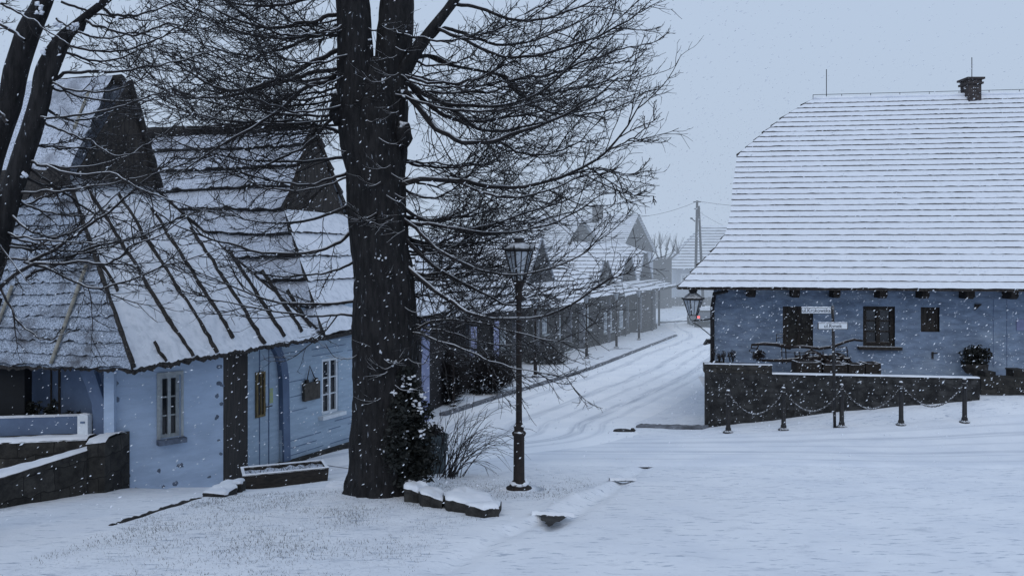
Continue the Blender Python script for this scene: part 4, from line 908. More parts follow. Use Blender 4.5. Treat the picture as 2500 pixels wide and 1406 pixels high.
# ------------------------------------------------------------------ street name signs
q=at(2038,1042,17.75); q.z=G(q.x,q.y); topz=at(2033,748,17.75).z
r=empty('street_sign',q,'dark post carrying two white street name plates, in front of the right house','sign'); mb=MB()
mb.tube([q-UP*.1,V((q.x-.02,q.y,(q.z+topz)/2)),V((q.x-.045,q.y,topz))],.032,10); mb.lathe([(.035,topz-q.z-.002),(.02,topz-q.z+.02)],q+V((-.045,0,0)),8); mb.build('post',M['iron'],r)
def plate(x0,y0,x1,y1,txt,size,Y):
    a,b=at(x0,y1,Y),at(x1,y0,Y); mb=MB(); mb.box((a.x,Y-.012,a.z),(b.x,Y+.012,b.z)); 
    pl=mb.build('name_plate',M['signwhite'],r)
    m2=MB(); e=.012
    for lo,hi in (((a.x-e,Y-.016,a.z-e),(b.x+e,Y+.016,a.z-.0005)),((a.x-e,Y-.016,b.z+.0005),(b.x+e,Y+.016,b.z+e)),((a.x-e,Y-.016,a.z),(a.x-.0005,Y+.016,b.z)),((b.x+.0005,Y-.016,a.z),(b.x+e,Y+.016,b.z))): m2.box(lo,hi)
    m2.build('plate_rim',M['iron'],pl)
    cu=bpy.data.curves.new('lettering','FONT'); cu.body=txt; cu.size=size; cu.align_x='CENTER'; cu.align_y='CENTER'; cu.offset=.0012
    to=bpy.data.objects.new('lettering',cu); C.objects.link(to); dg=bpy.context.evaluated_depsgraph_get(); me=bpy.data.meshes.new_from_object(to.evaluated_get(dg)); bpy.data.objects.remove(to)
    me.materials.clear(); me.materials.append(M['signtext']); t=bpy.data.objects.new('lettering',me); C.objects.link(t); t.parent=pl
    t.rotation_euler=(math.radians(90),0,0); t.location=V(((a.x+b.x)/2,Y-.0155,(a.z+b.z)/2))-q
    m3=MB(); vs=[]; k=16
    for i in range(k+1):
        x=lerp(a.x,b.x,i/k); h=e+.004+.014*max(0,.6+mnoise.noise(V((i*.7,x,1)))); 
        vs+= [V((x,Y-.014,b.z+e-.001)),V((x,Y,b.z+h+.004)),V((x,Y+.014,b.z+e-.001))]
    m3.add(vs,[(i*3+j,i*3+j+1,(i+1)*3+j+1,(i+1)*3+j) for i in range(k) for j in range(2)],0,True); m3.build('snow',M['snow'],pl)
plate(1957,752,2028,764.5,'ul.Krakowska',.112,17.70); plate(1998,789.5,2068,802.5,'ul.Rynek',.112,17.69)

# ------------------------------------------------------------------ old farm machine, crates and pots on the terrace
TZ=.465; YT=20.45
r=empty('farm_machine',(at(1990,900,YT).x,YT,TZ),'rusty old horse drawn farm machine with a long curved beam, standing before the right house','farm machine')
def T_(px_,py_,dy=0): return at(px_,py_,YT+dy)
mb=MB(); mb.tube([T_(1835,842,-.2),T_(1862,839,-.1),T_(1895,841),T_(1930,848)],[.03,.04,.045,.06],8); mb.tube([T_(1925,848),T_(1960,846),T_(2000,851),T_(2034,846),T_(2065,834),T_(2085,829),T_(2106,832)],[.03,.035,.04,.04,.035,.032,.025],8)
mb.tube([T_(1836,842,-.2),T_(1834,850,-.2),T_(1848,851,-.2),T_(1852,843,-.2)],.018,6); mb.tube([T_(1832,852,-.2),T_(1829,857,-.2),T_(1836,860,-.2)],.012,6); mb.build('beam',M['rust'],r)
mb=MB()
for dy in (-.25,.45):
    pts=[T_(1985+34*math.cos(a),889+28*math.sin(a),dy) for a in [math.pi*2*i/24 for i in range(25)]]; mb.tube(pts,.03,6)
    for i in range(6): a=math.pi*i/6; mb.tube([T_(1985+33*math.cos(a),889+27*math.sin(a),dy),T_(1985-33*math.cos(a),889-27*math.sin(a),dy)],.014,5)
mb.tube([T_(1985,889,-.3),T_(1985,889,.5)],.05,8); mb.build('wheel',M['rust'],r)
mb=MB()
for px_ in (1908,1918,1940,1952,2009): mb.tube([T_(px_,848 if px_<1925 else 858),T_(px_+2,888)],.014,5)
mb.tube([T_(1896,834),T_(1896,816),T_(1914,816),T_(1914,822),T_(1897,825)],.012,5); mb.tube([T_(2037,848),T_(2067,847),T_(2071,858),T_(2040,857)],.012,5); mb.tube([T_(2067,848),T_(2070,872)],.012,5)
mb.tube([T_(1910,860),T_(2005,862)],.010,5); mb.tube([T_(1860,880),T_(1920,880),T_(1990,874),T_(2020,872)],[.03,.05,.06,.05],7)
mb.tube([T_(2040,862,.1),T_(2058,868,.1),T_(2072,880,.1),T_(2082,892,.1)],[.035,.045,.05,.05],7); mb.tube([T_(1965,880),T_(1968,862),T_(1980,854),T_(1998,862)],[.04,.035,.03,.03],7)
mb.build('frame',M['rust'],r)
mb=MB()
for i in range(34): q=T_(random.uniform(1945,2070),random.uniform(872,892),random.uniform(-.1,.3)); mb.lump(q,random.uniform(.05,.14),random.uniform(.05,.12),random.uniform(.04,.10),i,.5)
mb.build('gear_housing',M['rust'],r)
mb=MB(); 
for i in range(5):
    q=T_(random.uniform(1950,2040),866,0); mb.lump(q,.05,.05,.018,i,.4)
mb.build('snow',M['snow'],r)
def crate(x0,y0,x1,y1,Y,label,slats=3):
    a,b=at(x0,y1,Y),at(x1,y0,Y); a.z=TZ-.005; r=empty('crate',((a.x+b.x)/2,Y,TZ),label,'crate','dark crates on the terrace'); mb=MB(); d=.36
    mb.box((a.x+.02,Y+.02,a.z),(b.x-.02,Y+d-.02,b.z-.02)); h=(b.z-a.z)/slats
    for i in range(slats): mb.box((a.x,Y,a.z+h*i+.008),(b.x,Y+d,a.z+h*(i+1)-.008))
    for x in (a.x,b.x-.04): mb.box((x-.004,Y-.012,a.z),(x+.044,Y+d+.012,b.z+.01))
    mb.build('slats',M['wood'],r); m=MB(); m.lump(((a.x+b.x)/2,Y+d/2,b.z),(b.x-a.x)*.45,d*.42,.03,x0,.4); m.build('soil',M['hedge'],r)
crate(1945,884,2005,912,19.72,'dark slatted crate under the machine wheel',2); crate(2010,890,2068,912,19.75,'low dark crate right of the machine wheel',2); crate(2072,890,2110,912,19.78,'small dark crate, second from the right end of the crates',2); crate(2114,887,2150,912,19.8,'rightmost dark crate, next to the bare plaster wall',2)
def leafclump(mb,c,rx,ry,rz,n,sz,hollow=.35,sd=0,droop=0):
    for i in range(n):
        d=V((random.gauss(0,1),random.gauss(0,1),random.gauss(0,1))).normalized(); k=(hollow+(1-hollow)*random.random())
        q=1+.30*mnoise.noise(d*2.1+V((sd,sd*2,0))); p=V((c[0]+d.x*rx*k*q,c[1]+d.y*ry*k*q,c[2]+d.z*rz*k*q))
        a=V((random.gauss(0,1),random.gauss(0,1),random.gauss(0,.6)-droop)).normalized(); b=a.cross(V((random.gauss(0,1),random.gauss(0,1),random.gauss(0,1)))).normalized()
        s=sz*random.uniform(.6,1.4); mb.add([p-b*s*.35,p+a*s,p+b*s*.35,p-a*s*.5],[(0,1,2,3)])
def pot(px_,py0,py1,Y,w,label,parentname='pot'):
    p=at(px_,py1,Y); r=empty('plant_pot',p,label,'plant pot'); h=(py1-py0)*Y/F; mb=MB(); mb.lathe([(w*.75,0),(w,h*.92),(w*1.08,h*.93),(w*1.08,h),(w*.85,h),(w*.8,h-.04)],p,14); mb.build('pot',M['slab'],r); return r,p,h
r=empty('potted_shrub',at(2380,912,20.2),'round leafy potted shrub against the right house, above the wall end','shrub'); p=at(2380,912,20.2); mb=MB(); mb.lathe([(.2,0),(.28,.12),(.30,.24),(.24,.25)],p,12); mb.build('pot',M['slab'],r)
mb=MB(); leafclump(mb,at(2383,862,20.2),.32,.30,.20,700,.06,.3,2,.5); leafclump(mb,at(2374,886,20.2),.27,.26,.24,600,.06,.3,4,.8); leafclump(mb,at(2405,868,20.2),.16,.16,.20,150,.06,.3,7,1); mb.build('foliage',M['leafdark'],r)
mb=MB(); q=at(2378,905,20.2); mb.tube([V((q.x,q.y,p.z+.2)),q+UP*.5],.03,6); mb.build('stem',M['limb'],r)
p0,p1=at(2400,925,19.0),at(2425,925,19.0); mb=MB(); mb.box((p0.x,18.9,.80),(p1.x,19.25,at(2400,906,19).z)); mb.build('stone_block',M['slab'],label='dark stone block at the right end of the terrace wall',cat='stone block')
a=at(2462,926,19.2);b=at(2490,899,19.2); mb=MB(); mb.box((a.x,19.0,.82),(b.x,19.3,b.z-.03)); mb.box((a.x-.015,18.985,b.z-.03),(b.x+.015,19.315,b.z)); mb.build('planter_box',M['slab'],label='small square dark planter on the low wall at the right edge',cat='planter')
for i,(px_,h) in enumerate(((1741,.32),(1756,.20),(1766,.26),(1783,.24),(1789,.28))):
    p=at(px_,886,19.7); p.z=1.09; mb=MB()
    for k in range(5): a=random.uniform(0,6.28); mb.tube([p,p+V((.05*math.cos(a),.05*math.sin(a),h*.6)),p+V((.07*math.cos(a),.07*math.sin(a),h*random.uniform(.8,1.1)))],[.012,.010,.004],4)
    leafclump(mb,p+UP*h*.7,.07,.07,h*.4,50,.035)
    mb.build('dried_plant',M['hedge'],label=['dried plant by the drainpipe on the raised wall block','small dried plant next to the drainpipe plant','dried sprig on the raised wall block, third from the corner','short dried sprig near the middle of the raised block','last dried sprig along the raised block'][i],cat='plant')
r=empty('shrub',at(1855,885,20.3),'small dry shrub behind the raised wall block, left of the farm machine','shrub'); mb=MB(); leafclump(mb,at(1852,868,20.3),.17,.15,.16,320,.05,.2,3); mb.build('foliage',M['hedge'],r)

# ------------------------------------------------------------------ left foreground: retaining walls, parapet, meter box, trough
pa,pb=at(212,1190,12.3),at(256,1190,12.45)
root=empty('retaining_wall',(pa.x,pa.y,.15),'dark stepped stone retaining wall at the left edge, thin snow on its tops','wall')
mb=MB(); zt=at(235,1080,12.35).z; mb.prism([(pa.x,pa.y),(pb.x,pb.y),(pb.x+.05,pb.y+.7),(pa.x,pa.y+.7)],-.4,zt); mb.build('pier',M['stone'],root)
ua=at(212,1085,12.62); ub=at(-120,1092,12.1); mb=MB(); mb.prism([(ub.x,ub.y),(ua.x,ua.y),(ua.x,ua.y+.5),(ub.x,ub.y+.5)],-.4,[at(-120,1086,12.1).z,zt-.012,zt-.012,at(-120,1086,12.1).z]); mb.build('upper_wall',M['stone'],root)
la=at(211,1113,12.25); lb=at(-2,1182,11.0); lc=at(-170,1235,10.0)
mb=MB(); P_=[(lc.x,lc.y),(lb.x,lb.y),(la.x,la.y),(la.x-.15,la.y+.45),(lb.x-.25,lb.y+.85),(lc.x-.3,lc.y+1.2)]
mb.prism(P_,-.5,[lc.z,lb.z,la.z,la.z,lb.z,lc.z]); mb.build('lower_wall',M['stone'],root)
mb=MB(); e=.03; tz=[lc.z,lb.z,la.z]; mb.prism([(lc.x+e,lc.y-e),(lb.x+e,lb.y-e),(la.x,la.y-e),(la.x,la.y+.12),(lb.x,lb.y+.13),(lc.x,lc.y+.12)],[z+.003 for z in tz+tz[::-1]],[z+.075 for z in tz+tz[::-1]]); mb.build('coping',M['slab'],root)
def snowstrip(pts_front,pts_back,h,nm,parent,edge=.02,n=40,seed=0):
    mb=MB(); vs=[]; R=6
    def ev(P,t): 
        k=t*(len(P)-1); i=min(int(k),len(P)-2); return P[i].lerp(P[i+1],k-i)
    for i in range(n+1):
        a,b=ev(pts_front,i/n),ev(pts_back,i/n)
        for j in range(R+1):
            s=j/R; p=a.lerp(b,s); prof=min(1,(min(s,1-s)*5))**.6 if True else 1
            e=edge*mnoise.noise(V((i*.35,seed,1))); d=(a-b).normalized()
            vs.append(p+d*(e if j==0 else 0)+UP*(h*prof*(1+.45*mnoise.noise(V((i*.3,j*.7,seed))))-(.012 if j in(0,R) else 0)))
    mb.add(vs,[(i*(R+1)+j,i*(R+1)+j+1,(i+1)*(R+1)+j+1,(i+1)*(R+1)+j) for i in range(n) for j in range(R)],0,True); return mb.build(nm,M['snow'],parent)
z_=.076
snowstrip([V((lc.x,lc.y+.02,lc.z+z_)),V((lb.x,lb.y+.02,lb.z+z_)),V((la.x,la.y+.02,la.z+z_))],[V((lc.x-.3,lc.y+.95,lc.z+z_-.02)),V((lb.x-.25,lb.y+.62,lb.z+z_-.02)),V((la.x-.12,la.y+.32,la.z+z_-.02))],.035,'snow',root,.05,50,1)
snowstrip([V((pa.x-.01,pa.y-.02,zt)),V((pb.x+.02,pb.y-.03,zt))],[V((pa.x,pa.y+.6,zt)),V((pb.x+.05,pb.y+.6,zt))],.05,'snow',root,.03,14,3)
zz=at(-120,1086,12.1).z
snowstrip([V((ub.x,ub.y-.01,zz)),V((ua.x,ua.y-.01,zt-.012))],[V((ub.x,ub.y+.32,zz)),V((ua.x,ua.y+.32,zt-.012))],.035,'snow',root,.03,40,5)
a,b=at(-80,1070,12.72),at(196,1070,12.98); a.z=b.z=0; za=at(50,1073,12.85).z; zb2=at(50,1017,12.85).z
root=empty('parapet',(b.x,b.y,za),'blue grey rendered parapet on top of the stone retaining wall','wall'); mb=MB(); mb.prism([(a.x,a.y),(b.x,b.y),(b.x,b.y+.12),(a.x,a.y+.12)],zt-.3,zb2); mb.build('panel',M['bluedark'],root)
snowstrip([V((a.x,a.y-.01,zb2)),V((b.x,b.y-.01,zb2))],[V((a.x,a.y+.12,zb2)),V((b.x,b.y+.12,zb2))],.008,'snow',root,.005,40,9)
q0,q1=at(193,1071,12.85),at(218,1012,12.85); root=empty('meter_box',(q0.x,q0.y,q0.z),'white meter box at the end of the blue parapet','meter box'); mb=MB(); mb.box((q0.x,q0.y-.05,q0.z-.06),(q1.x,q0.y+.09,q1.z)); mb.build('case',M['white'],root)
c=at(206,1029,12.85); mb=MB(); mb.box((c.x-.035,q0.y-.062,c.z-.014),(c.x+.035,q0.y-.051,c.z+.014)); mb.build('meter_window',M['bluedark'],root); mb=MB(); mb.lump(((q0.x+q1.x)/2,q0.y+.02,q1.z),.085,.075,.022,2,.3); mb.build('snow',M['snow'],root)
for i,(px_,py_,h,lb) in enumerate(((85,990,.22,'dark low shrub behind the parapet at the left edge'),(128,995,.2,'dark leafy shrub behind the parapet, in the middle'),(180,1008,.10,'tiny plant behind the parapet next to the meter box'))):
    r=empty('shrub',at(px_,1018,13.1),lb,'shrub'); mb=MB()
    for k in range(5): leafclump(mb,at(px_+random.uniform(-16,16),py_+random.uniform(-8,14),13.12),.07,.06,h*.55,70,.045,.1,i+k)
    mb.build('foliage',M['leafdark'],r)
# stone trough planter
ta,tb=at(592,1188,13.0),at(803,1180,13.5); u,n,Wd=udir(ta,tb); gz=min(G(ta.x,ta.y),G(tb.x,tb.y)); ztp=at(700,1153,13.2).z
root=empty('trough_planter',(ta+tb)/2*1,'long dark wooden trough planter with snowy soil left of the big trunk','planter'); root.location.z=gz; 
Pq=lambda s,d,z:V((ta.x,ta.y,0))+u*s-n*d+UP*z
mb=MB(); d=.55; t=.05
out=[Pq(.03,.03,0),Pq(Wd-.03,.03,0),Pq(Wd-.03,d-.03,0),Pq(.03,d-.03,0)]; top=[Pq(0,0,0),Pq(Wd,0,0),Pq(Wd,d,0),Pq(0,d,0)]; inn=[Pq(t,t,0),Pq(Wd-t,t,0),Pq(Wd-t,d-t,0),Pq(t,d-t,0)]
vs=[p+UP*(gz-.15) for p in out]+[p+UP*ztp for p in top]+[p+UP*ztp for p in inn]+[p+UP*(ztp-.06) for p in inn]
mb.add(vs,[(k*4+i,k*4+(i+1)%4,(k+1)*4+(i+1)%4,(k+1)*4+i) for k in range(3) for i in range(4)]); mb.build('trough',M['wood'],root)
mb=MB(); g=[]; 
for i in range(25):
    for j in range(9): p=Pq(lerp(t,Wd-t,i/24),lerp(t,d-t,j/8),ztp-.045+.04*mnoise.noise(V((i*.6,j*.6,2)))); g.append(p)
mb.add(g,[(i*9+j,i*9+j+1,(i+1)*9+j+1,(i+1)*9+j) for i in range(24) for j in range(8)],0,True); mb.build('soil',M['snow_thin2'],root)
for A_,B_,k in (((0,0),(Wd,0),1),((0,d-.05),(Wd,d-.05),2)):
    snowstrip([Pq(A_[0],A_[1],ztp),Pq(B_[0],B_[1],ztp)],[Pq(A_[0],A_[1]+.055,ztp),Pq(B_[0],B_[1]+.055,ztp)],.014,'snow',root,.004,30,20+k)
mb=MB()
for i in range(46):
    p=Pq(random.uniform(.1,Wd-.1),random.uniform(.08,d-.08),ztp-.05); a=random.uniform(0,6.28); mb.tube([p,p+V((.03*math.cos(a),.03*math.sin(a),.05)),p+V((.07*math.cos(a),.06*math.sin(a),random.uniform(.05,.10)))],[.004,.003,.002],4)
mb.build('dry_stalks',M['hedge'],root)
# flat stones and slabs
def slab(pl,h,label,seed,dark=True,snow_h=.05,group='rough stone slabs',drop=.10,sn=True):
    """irregular slab from photo outline of its top; pl: list of (px,py,Y)"""
    P_=[at(*q) for q in pl]; cen=sum(P_,V((0,0,0)))/len(P_); rs=random.Random(seed*7); tx,ty=rs.uniform(-.12,.12),rs.uniform(-.08,.12); P_=[p+UP*((p.x-cen.x)*tx+(p.y-cen.y)*ty+rs.uniform(-.02,.02)) for p in P_]; r=empty('stone_slab',cen-UP*h,label,'stone slab',group)
    ring=[]
    for i,p in enumerate(P_):
        q=P_[(i+1)%len(P_)]
        for k in range(5): 
            s=p.lerp(q,k/5); ring.append(s+V((.05*mnoise.fractal(s*5+V((seed,0,0)),.8,2.1,3),.05*mnoise.fractal(s*5+V((0,seed,0)),.8,2.1,3),.02*mnoise.noise(s*4))))
    m=len(ring); rows=[]
    for f,dz in ((1.0,0),(1.03,-h*.3),(.99,-h*.65),(1.02,-h-drop)):
        rows+=[cen+(p-cen)*f+UP*(dz)+V((.018*mnoise.noise(p*9+V((dz*9,seed,0))),)*3) for p in ring]
    mb=MB(); mb.add(rows,[(k*m+i,k*m+(i+1)%m,(k+1)*m+(i+1)%m,(k+1)*m+i) for k in range(3) for i in range(m)]+[tuple(range(m))],0); mb.build('stone',M['slab'],r)
    if sn:
        rows=[]; sp=[(1.01,-.004),(1.0,snow_h*.55),(.86,snow_h*.95),(.5,snow_h*1.1)]
        for f,dz in sp: rows+=[cen+(p-cen)*(f*(1+.04*mnoise.noise(p*5+V((seed,seed,1)))))+UP*(dz*(1+.9*mnoise.noise(p*6+V((0,0,seed))))) for p in ring]
        rows.append(cen+UP*snow_h*1.1)
        mb=MB(); mb.add(rows,[(k*m+i,k*m+(i+1)%m,(k+1)*m+(i+1)%m,(k+1)*m+i) for k in range(3) for i in range(m)]+[(3*m+i,3*m+(i+1)%m,4*m) for i in range(m)],0,True); mb.build('snow',M['snow'],r)
slab([(985,1194,10.45),(1028,1203,10.35),(1046,1194,10.7),(1020,1183,10.9),(990,1183,10.9)],.10,'small snow capped stone touching the foot of the big trunk',1,snow_h=.07)
slab([(1026,1207,10.15),(1084,1216,10.02),(1088,1201,10.5),(1050,1194,10.7),(1024,1198,10.6)],.16,'snow covered slab, second along the stone row right of the trunk',2,snow_h=.04)
slab([(1086,1219,9.86),(1142,1228,9.74),(1202,1219,9.9),(1196,1206,10.3),(1120,1201,10.5),(1088,1207,10.3)],.24,'broad snow topped slab in the middle of the stone row',3,snow_h=.04)
slab([(1142,1236,9.62),(1185,1243,9.5),(1222,1235,9.58),(1219,1221,9.9),(1180,1225,9.9),(1146,1230,9.72)],.26,'dark end slab of the stone row, beside the street lamp path',4,snow_h=.03)
slab([(500,1200,11.7),(548,1203,11.6),(585,1192,12.0),(570,1183,12.3),(520,1190,12.1)],.05,'flat snowy stone in front of the dark corner of the house',5,snow_h=.035)
slab([(535,1186,12.2),(588,1184,12.2),(592,1174,12.7),(560,1174,12.7)],.07,'upper flat stone by the corner of the house, against the trough',6,snow_h=.05)
slab([(796,1190,12.0),(838,1194,11.8),(842,1178,12.3),(812,1176,12.5)],.10,'slab lying between the trough and the big trunk',7,snow_h=.04)
# dark flat sheets painting the shade of drain hollows in the snow
def drain(pl,label,lip):
    P_=[ghit(x,y) for x,y in pl]; cen=sum(P_,V((0,0,0)))/len(P_); mb=MB(); ring=[]
    for i,p in enumerate(P_):
        q=P_[(i+1)%len(P_)]
        for k in range(14): s=p.lerp(q,k/14); ring.append(V((s.x,s.y,G(s.x,s.y)+.028))+V((.035*mnoise.fractal(s*11,.8,2.1,3),.045*mnoise.fractal(s*11+V((3,1,0)),.8,2.1,3),0)))
    mb.add(ring,[tuple(range(len(ring)))]); r=mb.build('drain_shade_sheet',M['slab'],label=label,cat='drain')
    bk=sorted(P_,key=lambda q:q.x); a,b=bk[0],bk[-1]; up=lambda q,dy,dz:V((q.x,q.y+dy,G(q.x,q.y+dy)+dz))
    ex=(b-a)*.12; a=a-ex; b=b+ex
    s_=snowstrip([up(a.lerp(b,k/6),.0,.03) for k in range(7)],[up(a.lerp(b,k/6),.22,.0) for k in range(7)],.035,'snow_lip',r,.02,24,int(a.x*100)); s_['kind']='stuff'
drain([(1308,1262),(1392,1265),(1342,1291)],'dark triangular sheet for the shade of a drain hollow in the snow below the street lamp',True)
drain([(1496,1177),(1548,1177),(1520,1180)],'thin dark sheet for the shade of a drain slot in the snow right of the street lamp',True)
p=ghit(1520,1056); mb=MB(); mb.lathe([(.22,-.05),(.23,.02),(.21,.055),(.05,.06)],V((p.x,p.y,G(p.x,p.y))),16); mb.lump((p.x+.25,p.y+.05,G(p.x,p.y)+.05),.06,.05,.05,1,.4); mb.build('manhole_cover',M['slab'],label='dark manhole cover bare of snow where the street meets the cross road',cat='manhole cover')
# tub beside the evergreen
p=at(1062,1148,13.2); z=G(p.x,p.y); zt2=at(1062,1061,13.2).z; root=empty('planter_tub',(p.x,p.y,z),'grey green planter tub half hidden behind the bare shrub','planter'); mb=MB(); h=zt2-z
mb.lathe([(.15,-.05),(.17,.02),(.20,h-.06),(.225,h-.05),(.225,h),(.19,h),(.18,h-.06)],V((p.x,p.y,z)),18); mb.build('tub',M['tub'],root); mb=MB(); leafclump(mb,(p.x,p.y,zt2+.07),.16,.15,.11,260,.04,.1,2); mb.build('plants',M['hedge'],root)

# ------------------------------------------------------------------ far pole, car
p=at(1699,742,75); z=G(p.x,p.y); r=empty('utility_pole',(p.x,p.y,z),'hazy A shaped utility pole rising beyond the end of the street','utility pole'); mb=MB(); tp_=at(1702,490,75)
mb.tube([V((p.x-.1,p.y,z-.3)),tp_],[.15,.11],8); mb.build('pole',M['fargable'],r); mb=MB(); mb.tube([V((p.x+.85,p.y+.5,z-.3)),at(1706,503,75)],[.14,.10],8); mb.build('strut',M['fargable'],r)
mb=MB()
for py_,wd in ((493,.35),(510,.28)): c=at(1702,py_,75); mb.tube([c+V((-wd,0,0)),c+V((wd,0,0))],.05,5)
c=at(1697,541,75); mb.tube([c,c+V((-.25,0,.22))],.05,6); mb.lump(c+V((-.33,0,.28)),.14,.1,.09,1,.2); mb.build('fittings',M['fargable'],r)
def wire(a,b,sag,label):
    mb=MB(); mb.tube([a.lerp(b,i/20)-UP*(sag*4*(i/20)*(1-i/20)) for i in range(21)],.016,4); mb.build('wire',M['fargable'],label=label,cat='wire',group='overhead wires')
wire(at(1702,492,75),at(1558,530,80),.25,'overhead wire from the utility pole to the gable of the chimney house'); wire(at(1702,491,75),at(1990,505,70),.3,'overhead wire running right from the top of the utility pole'); wire(at(1704,515,75),at(1765,550,98),.1,'lower overhead wire from the utility pole to the hipped house')
# car seen from behind
cp=at(1728,806,64); cz=G(cp.x,cp.y); CX_=cp.x
r=empty('parked_car',(CX_,cp.y,cz),'grey car with a red tail light, partly hidden by the corner of the right house','car'); o=V((CX_,cp.y,cz))
sec=[(0,[(-.80,.30),(-.84,.55),(-.80,.92),(-.74,.98)]),(.25,[(-.84,.24),(-.87,.55),(-.83,.98),(-.66,1.36)]),(.9,[(-.86,.22),(-.88,.55),(-.84,1.0),(-.62,1.46)]),(2.2,[(-.86,.22),(-.88,.55),(-.84,1.0),(-.62,1.45)]),(2.9,[(-.86,.22),(-.88,.55),(-.84,.98),(-.76,1.02)]),(3.7,[(-.84,.24),(-.86,.5),(-.80,.84),(-.6,.90)]),(3.95,[(-.74,.30),(-.76,.5),(-.70,.72),(-.5,.76)])]
rows=[]
for y,pr in sec: full=pr+[(-x,z) for x,z in reversed(pr)]; rows.append([o+V((x,y,z)) for x,z in full])
mb=MB(); k=8; vs=[p for rw in rows for p in rw]; mb.add(vs,[(i*k+j,i*k+j+1,(i+1)*k+j+1,(i+1)*k+j) for i in range(len(rows)-1) for j in range(k-1)]+[tuple(range(k-1,-1,-1)),tuple((len(rows)-1)*k+j for j in range(k))]+[(i*k,(i+1)*k,(i+1)*k+7,i*k+7) for i in range(len(rows)-1)],0,False); mb.build('body',M['carpaint'],r)
mb=MB(); mb.add([o+V(q) for q in ((-.72,.045,1.02),(.72,.045,1.02),(.60,.215,1.33),(-.60,.215,1.33))],[(0,1,2,3)]); mb.build('rear_window',M['glass'],r)
for sx in (-1,1):
    mb=MB(); mb.add([o+V((sx*q[0],q[1],q[2])) for q in ((.862,.55,1.03),(.862,2.5,1.03),(.655,2.15,1.40),(.655,.75,1.40))],[(0,1,2,3)]); mb.build('side_window',M['glass'],r)
    mb=MB(); mb.box(o+V((sx*.72-.09,-.02,.74)),o+V((sx*.72+.09,.05,.92))); mb.build('tail_light',M['redlight'],r)
    for y in (.7,3.1):
        mb=MB(); c=o+V((sx*.80,y,.30)); ang=[2*math.pi*i/16 for i in range(16)]; vs=[c+V((dx,.30*math.cos(a),.30*math.sin(a))) for dx in (-.09,.09) for a in ang]; mb.add(vs,[(i,(i+1)%16,16+(i+1)%16,16+i) for i in range(16)]+[tuple(range(16)),tuple(range(31,15,-1))]); wh=mb.build('wheel',M['tyre'],r)
mb=MB(); mb.box(o+V((-.84,-.08,.28)),o+V((.84,.0,.50))); mb.build('bumper',M['tyre'],r); mb=MB(); mb.box(o+V((-.26,-.035,.60)),o+V((.26,-.002,.71))); mb.build('number_plate',M['white'],r)
mb=MB(); mb.lump(o+V((0,1.5,1.47)),.62,.85,.06,1,.2); mb.build('snow',M['snow'],r)
# ------------------------------------------------------------------ trees
def unit(a): return a/np.maximum(np.linalg.norm(a,axis=-1,keepdims=True),1e-9)
def batch_tubes(P,R,sides):
    """n thin tubes of k points -> vertices, faces"""
    n,k,_=P.shape; T_=unit(np.gradient(P,axis=1)); ref=np.tile(np.array([.31,.27,.91]),(n,1)); m=np.abs((T_[:,0]*ref).sum(-1))>.9; ref[m]=[1,.1,0]
    A=unit(np.cross(T_,ref[:,None,:])); B=np.cross(T_,A); th=np.arange(sides)*2*math.pi/sides
    vs=P[:,:,None,:]+R[:,:,None,None]*(A[:,:,None,:]*np.cos(th)[None,None,:,None]+B[:,:,None,:]*np.sin(th)[None,None,:,None])
    vs=vs.reshape(-1,3); i=np.arange(n)[:,None,None]*k*sides+np.arange(k-1)[None,:,None]*sides; j=np.arange(sides)[None,None,:]; j2=(j+1)%sides
    fs=np.stack([i+j,i+j2,i+sides+j2,i+sides+j],-1).reshape(-1,4); return vs,fs
def mesh_np(name,parts,m,parent,**kw):
    vs=[];fs=[];o=0
    for v,f in parts: vs.append(v); fs.append(f+o); o+=len(v)
    vs=np.concatenate(vs); fs=np.concatenate(fs); off=parent_off(parent); vs=vs-np.array(off)
    me=bpy.data.meshes.new(name); me.vertices.add(len(vs)); me.vertices.foreach_set('co',vs.astype(np.float32).ravel())
    me.loops.add(len(fs)*4); me.loops.foreach_set('vertex_index',fs.astype(np.int32).ravel()); me.polygons.add(len(fs)); me.polygons.foreach_set('loop_start',np.arange(len(fs),dtype=np.int32)*4)
    me.polygons.foreach_set('use_smooth',np.ones(len(fs),bool)); me.update(calc_edges=True); me.materials.append(m)
    o_=bpy.data.objects.new(name,me); C.objects.link(o_); o_.parent=parent; return tag(o_,**kw)
def grow(S,D,Ln,k,wander,up,upg=0.0,seed=0):
    r=np.random.default_rng(seed); P=[S]; d=unit(D); p=S
    for i in range(k-1):
        p=p+d*(Ln/(k-1))[:,None]; P.append(p)
        d=unit(d+r.normal(0,wander,d.shape)+np.array([0,0,1])*(up+upg*i/(k-1)))
    return np.stack(P,1)
def spawn(P,m,lo,hi,ang,seed,flat=.55):
    """m side shoots per parent: start points, directions, position along parent"""
    r=np.random.default_rng(seed); n,k,_=P.shape; t=lo+(hi-lo)*((np.arange(m)[None,:]+r.random((n,m)))/m); f=t*(k-1); i=np.minimum(f.astype(int),k-2); w=(f-i)[...,None]
    idx=np.arange(n)[:,None]; a=P[idx,i]; b=P[idx,i+1]; s=a*(1-w)+b*w; tg=unit(b-a); rnd=r.normal(0,1,tg.shape); rnd[...,2]*=flat; pr=unit(rnd-tg*(rnd*tg).sum(-1,keepdims=True))
    an=r.uniform(ang[0],ang[1],(n,m,1)); d=tg*np.cos(an)+pr*np.sin(an); return s.reshape(-1,3),d.reshape(-1,3),t.reshape(-1)
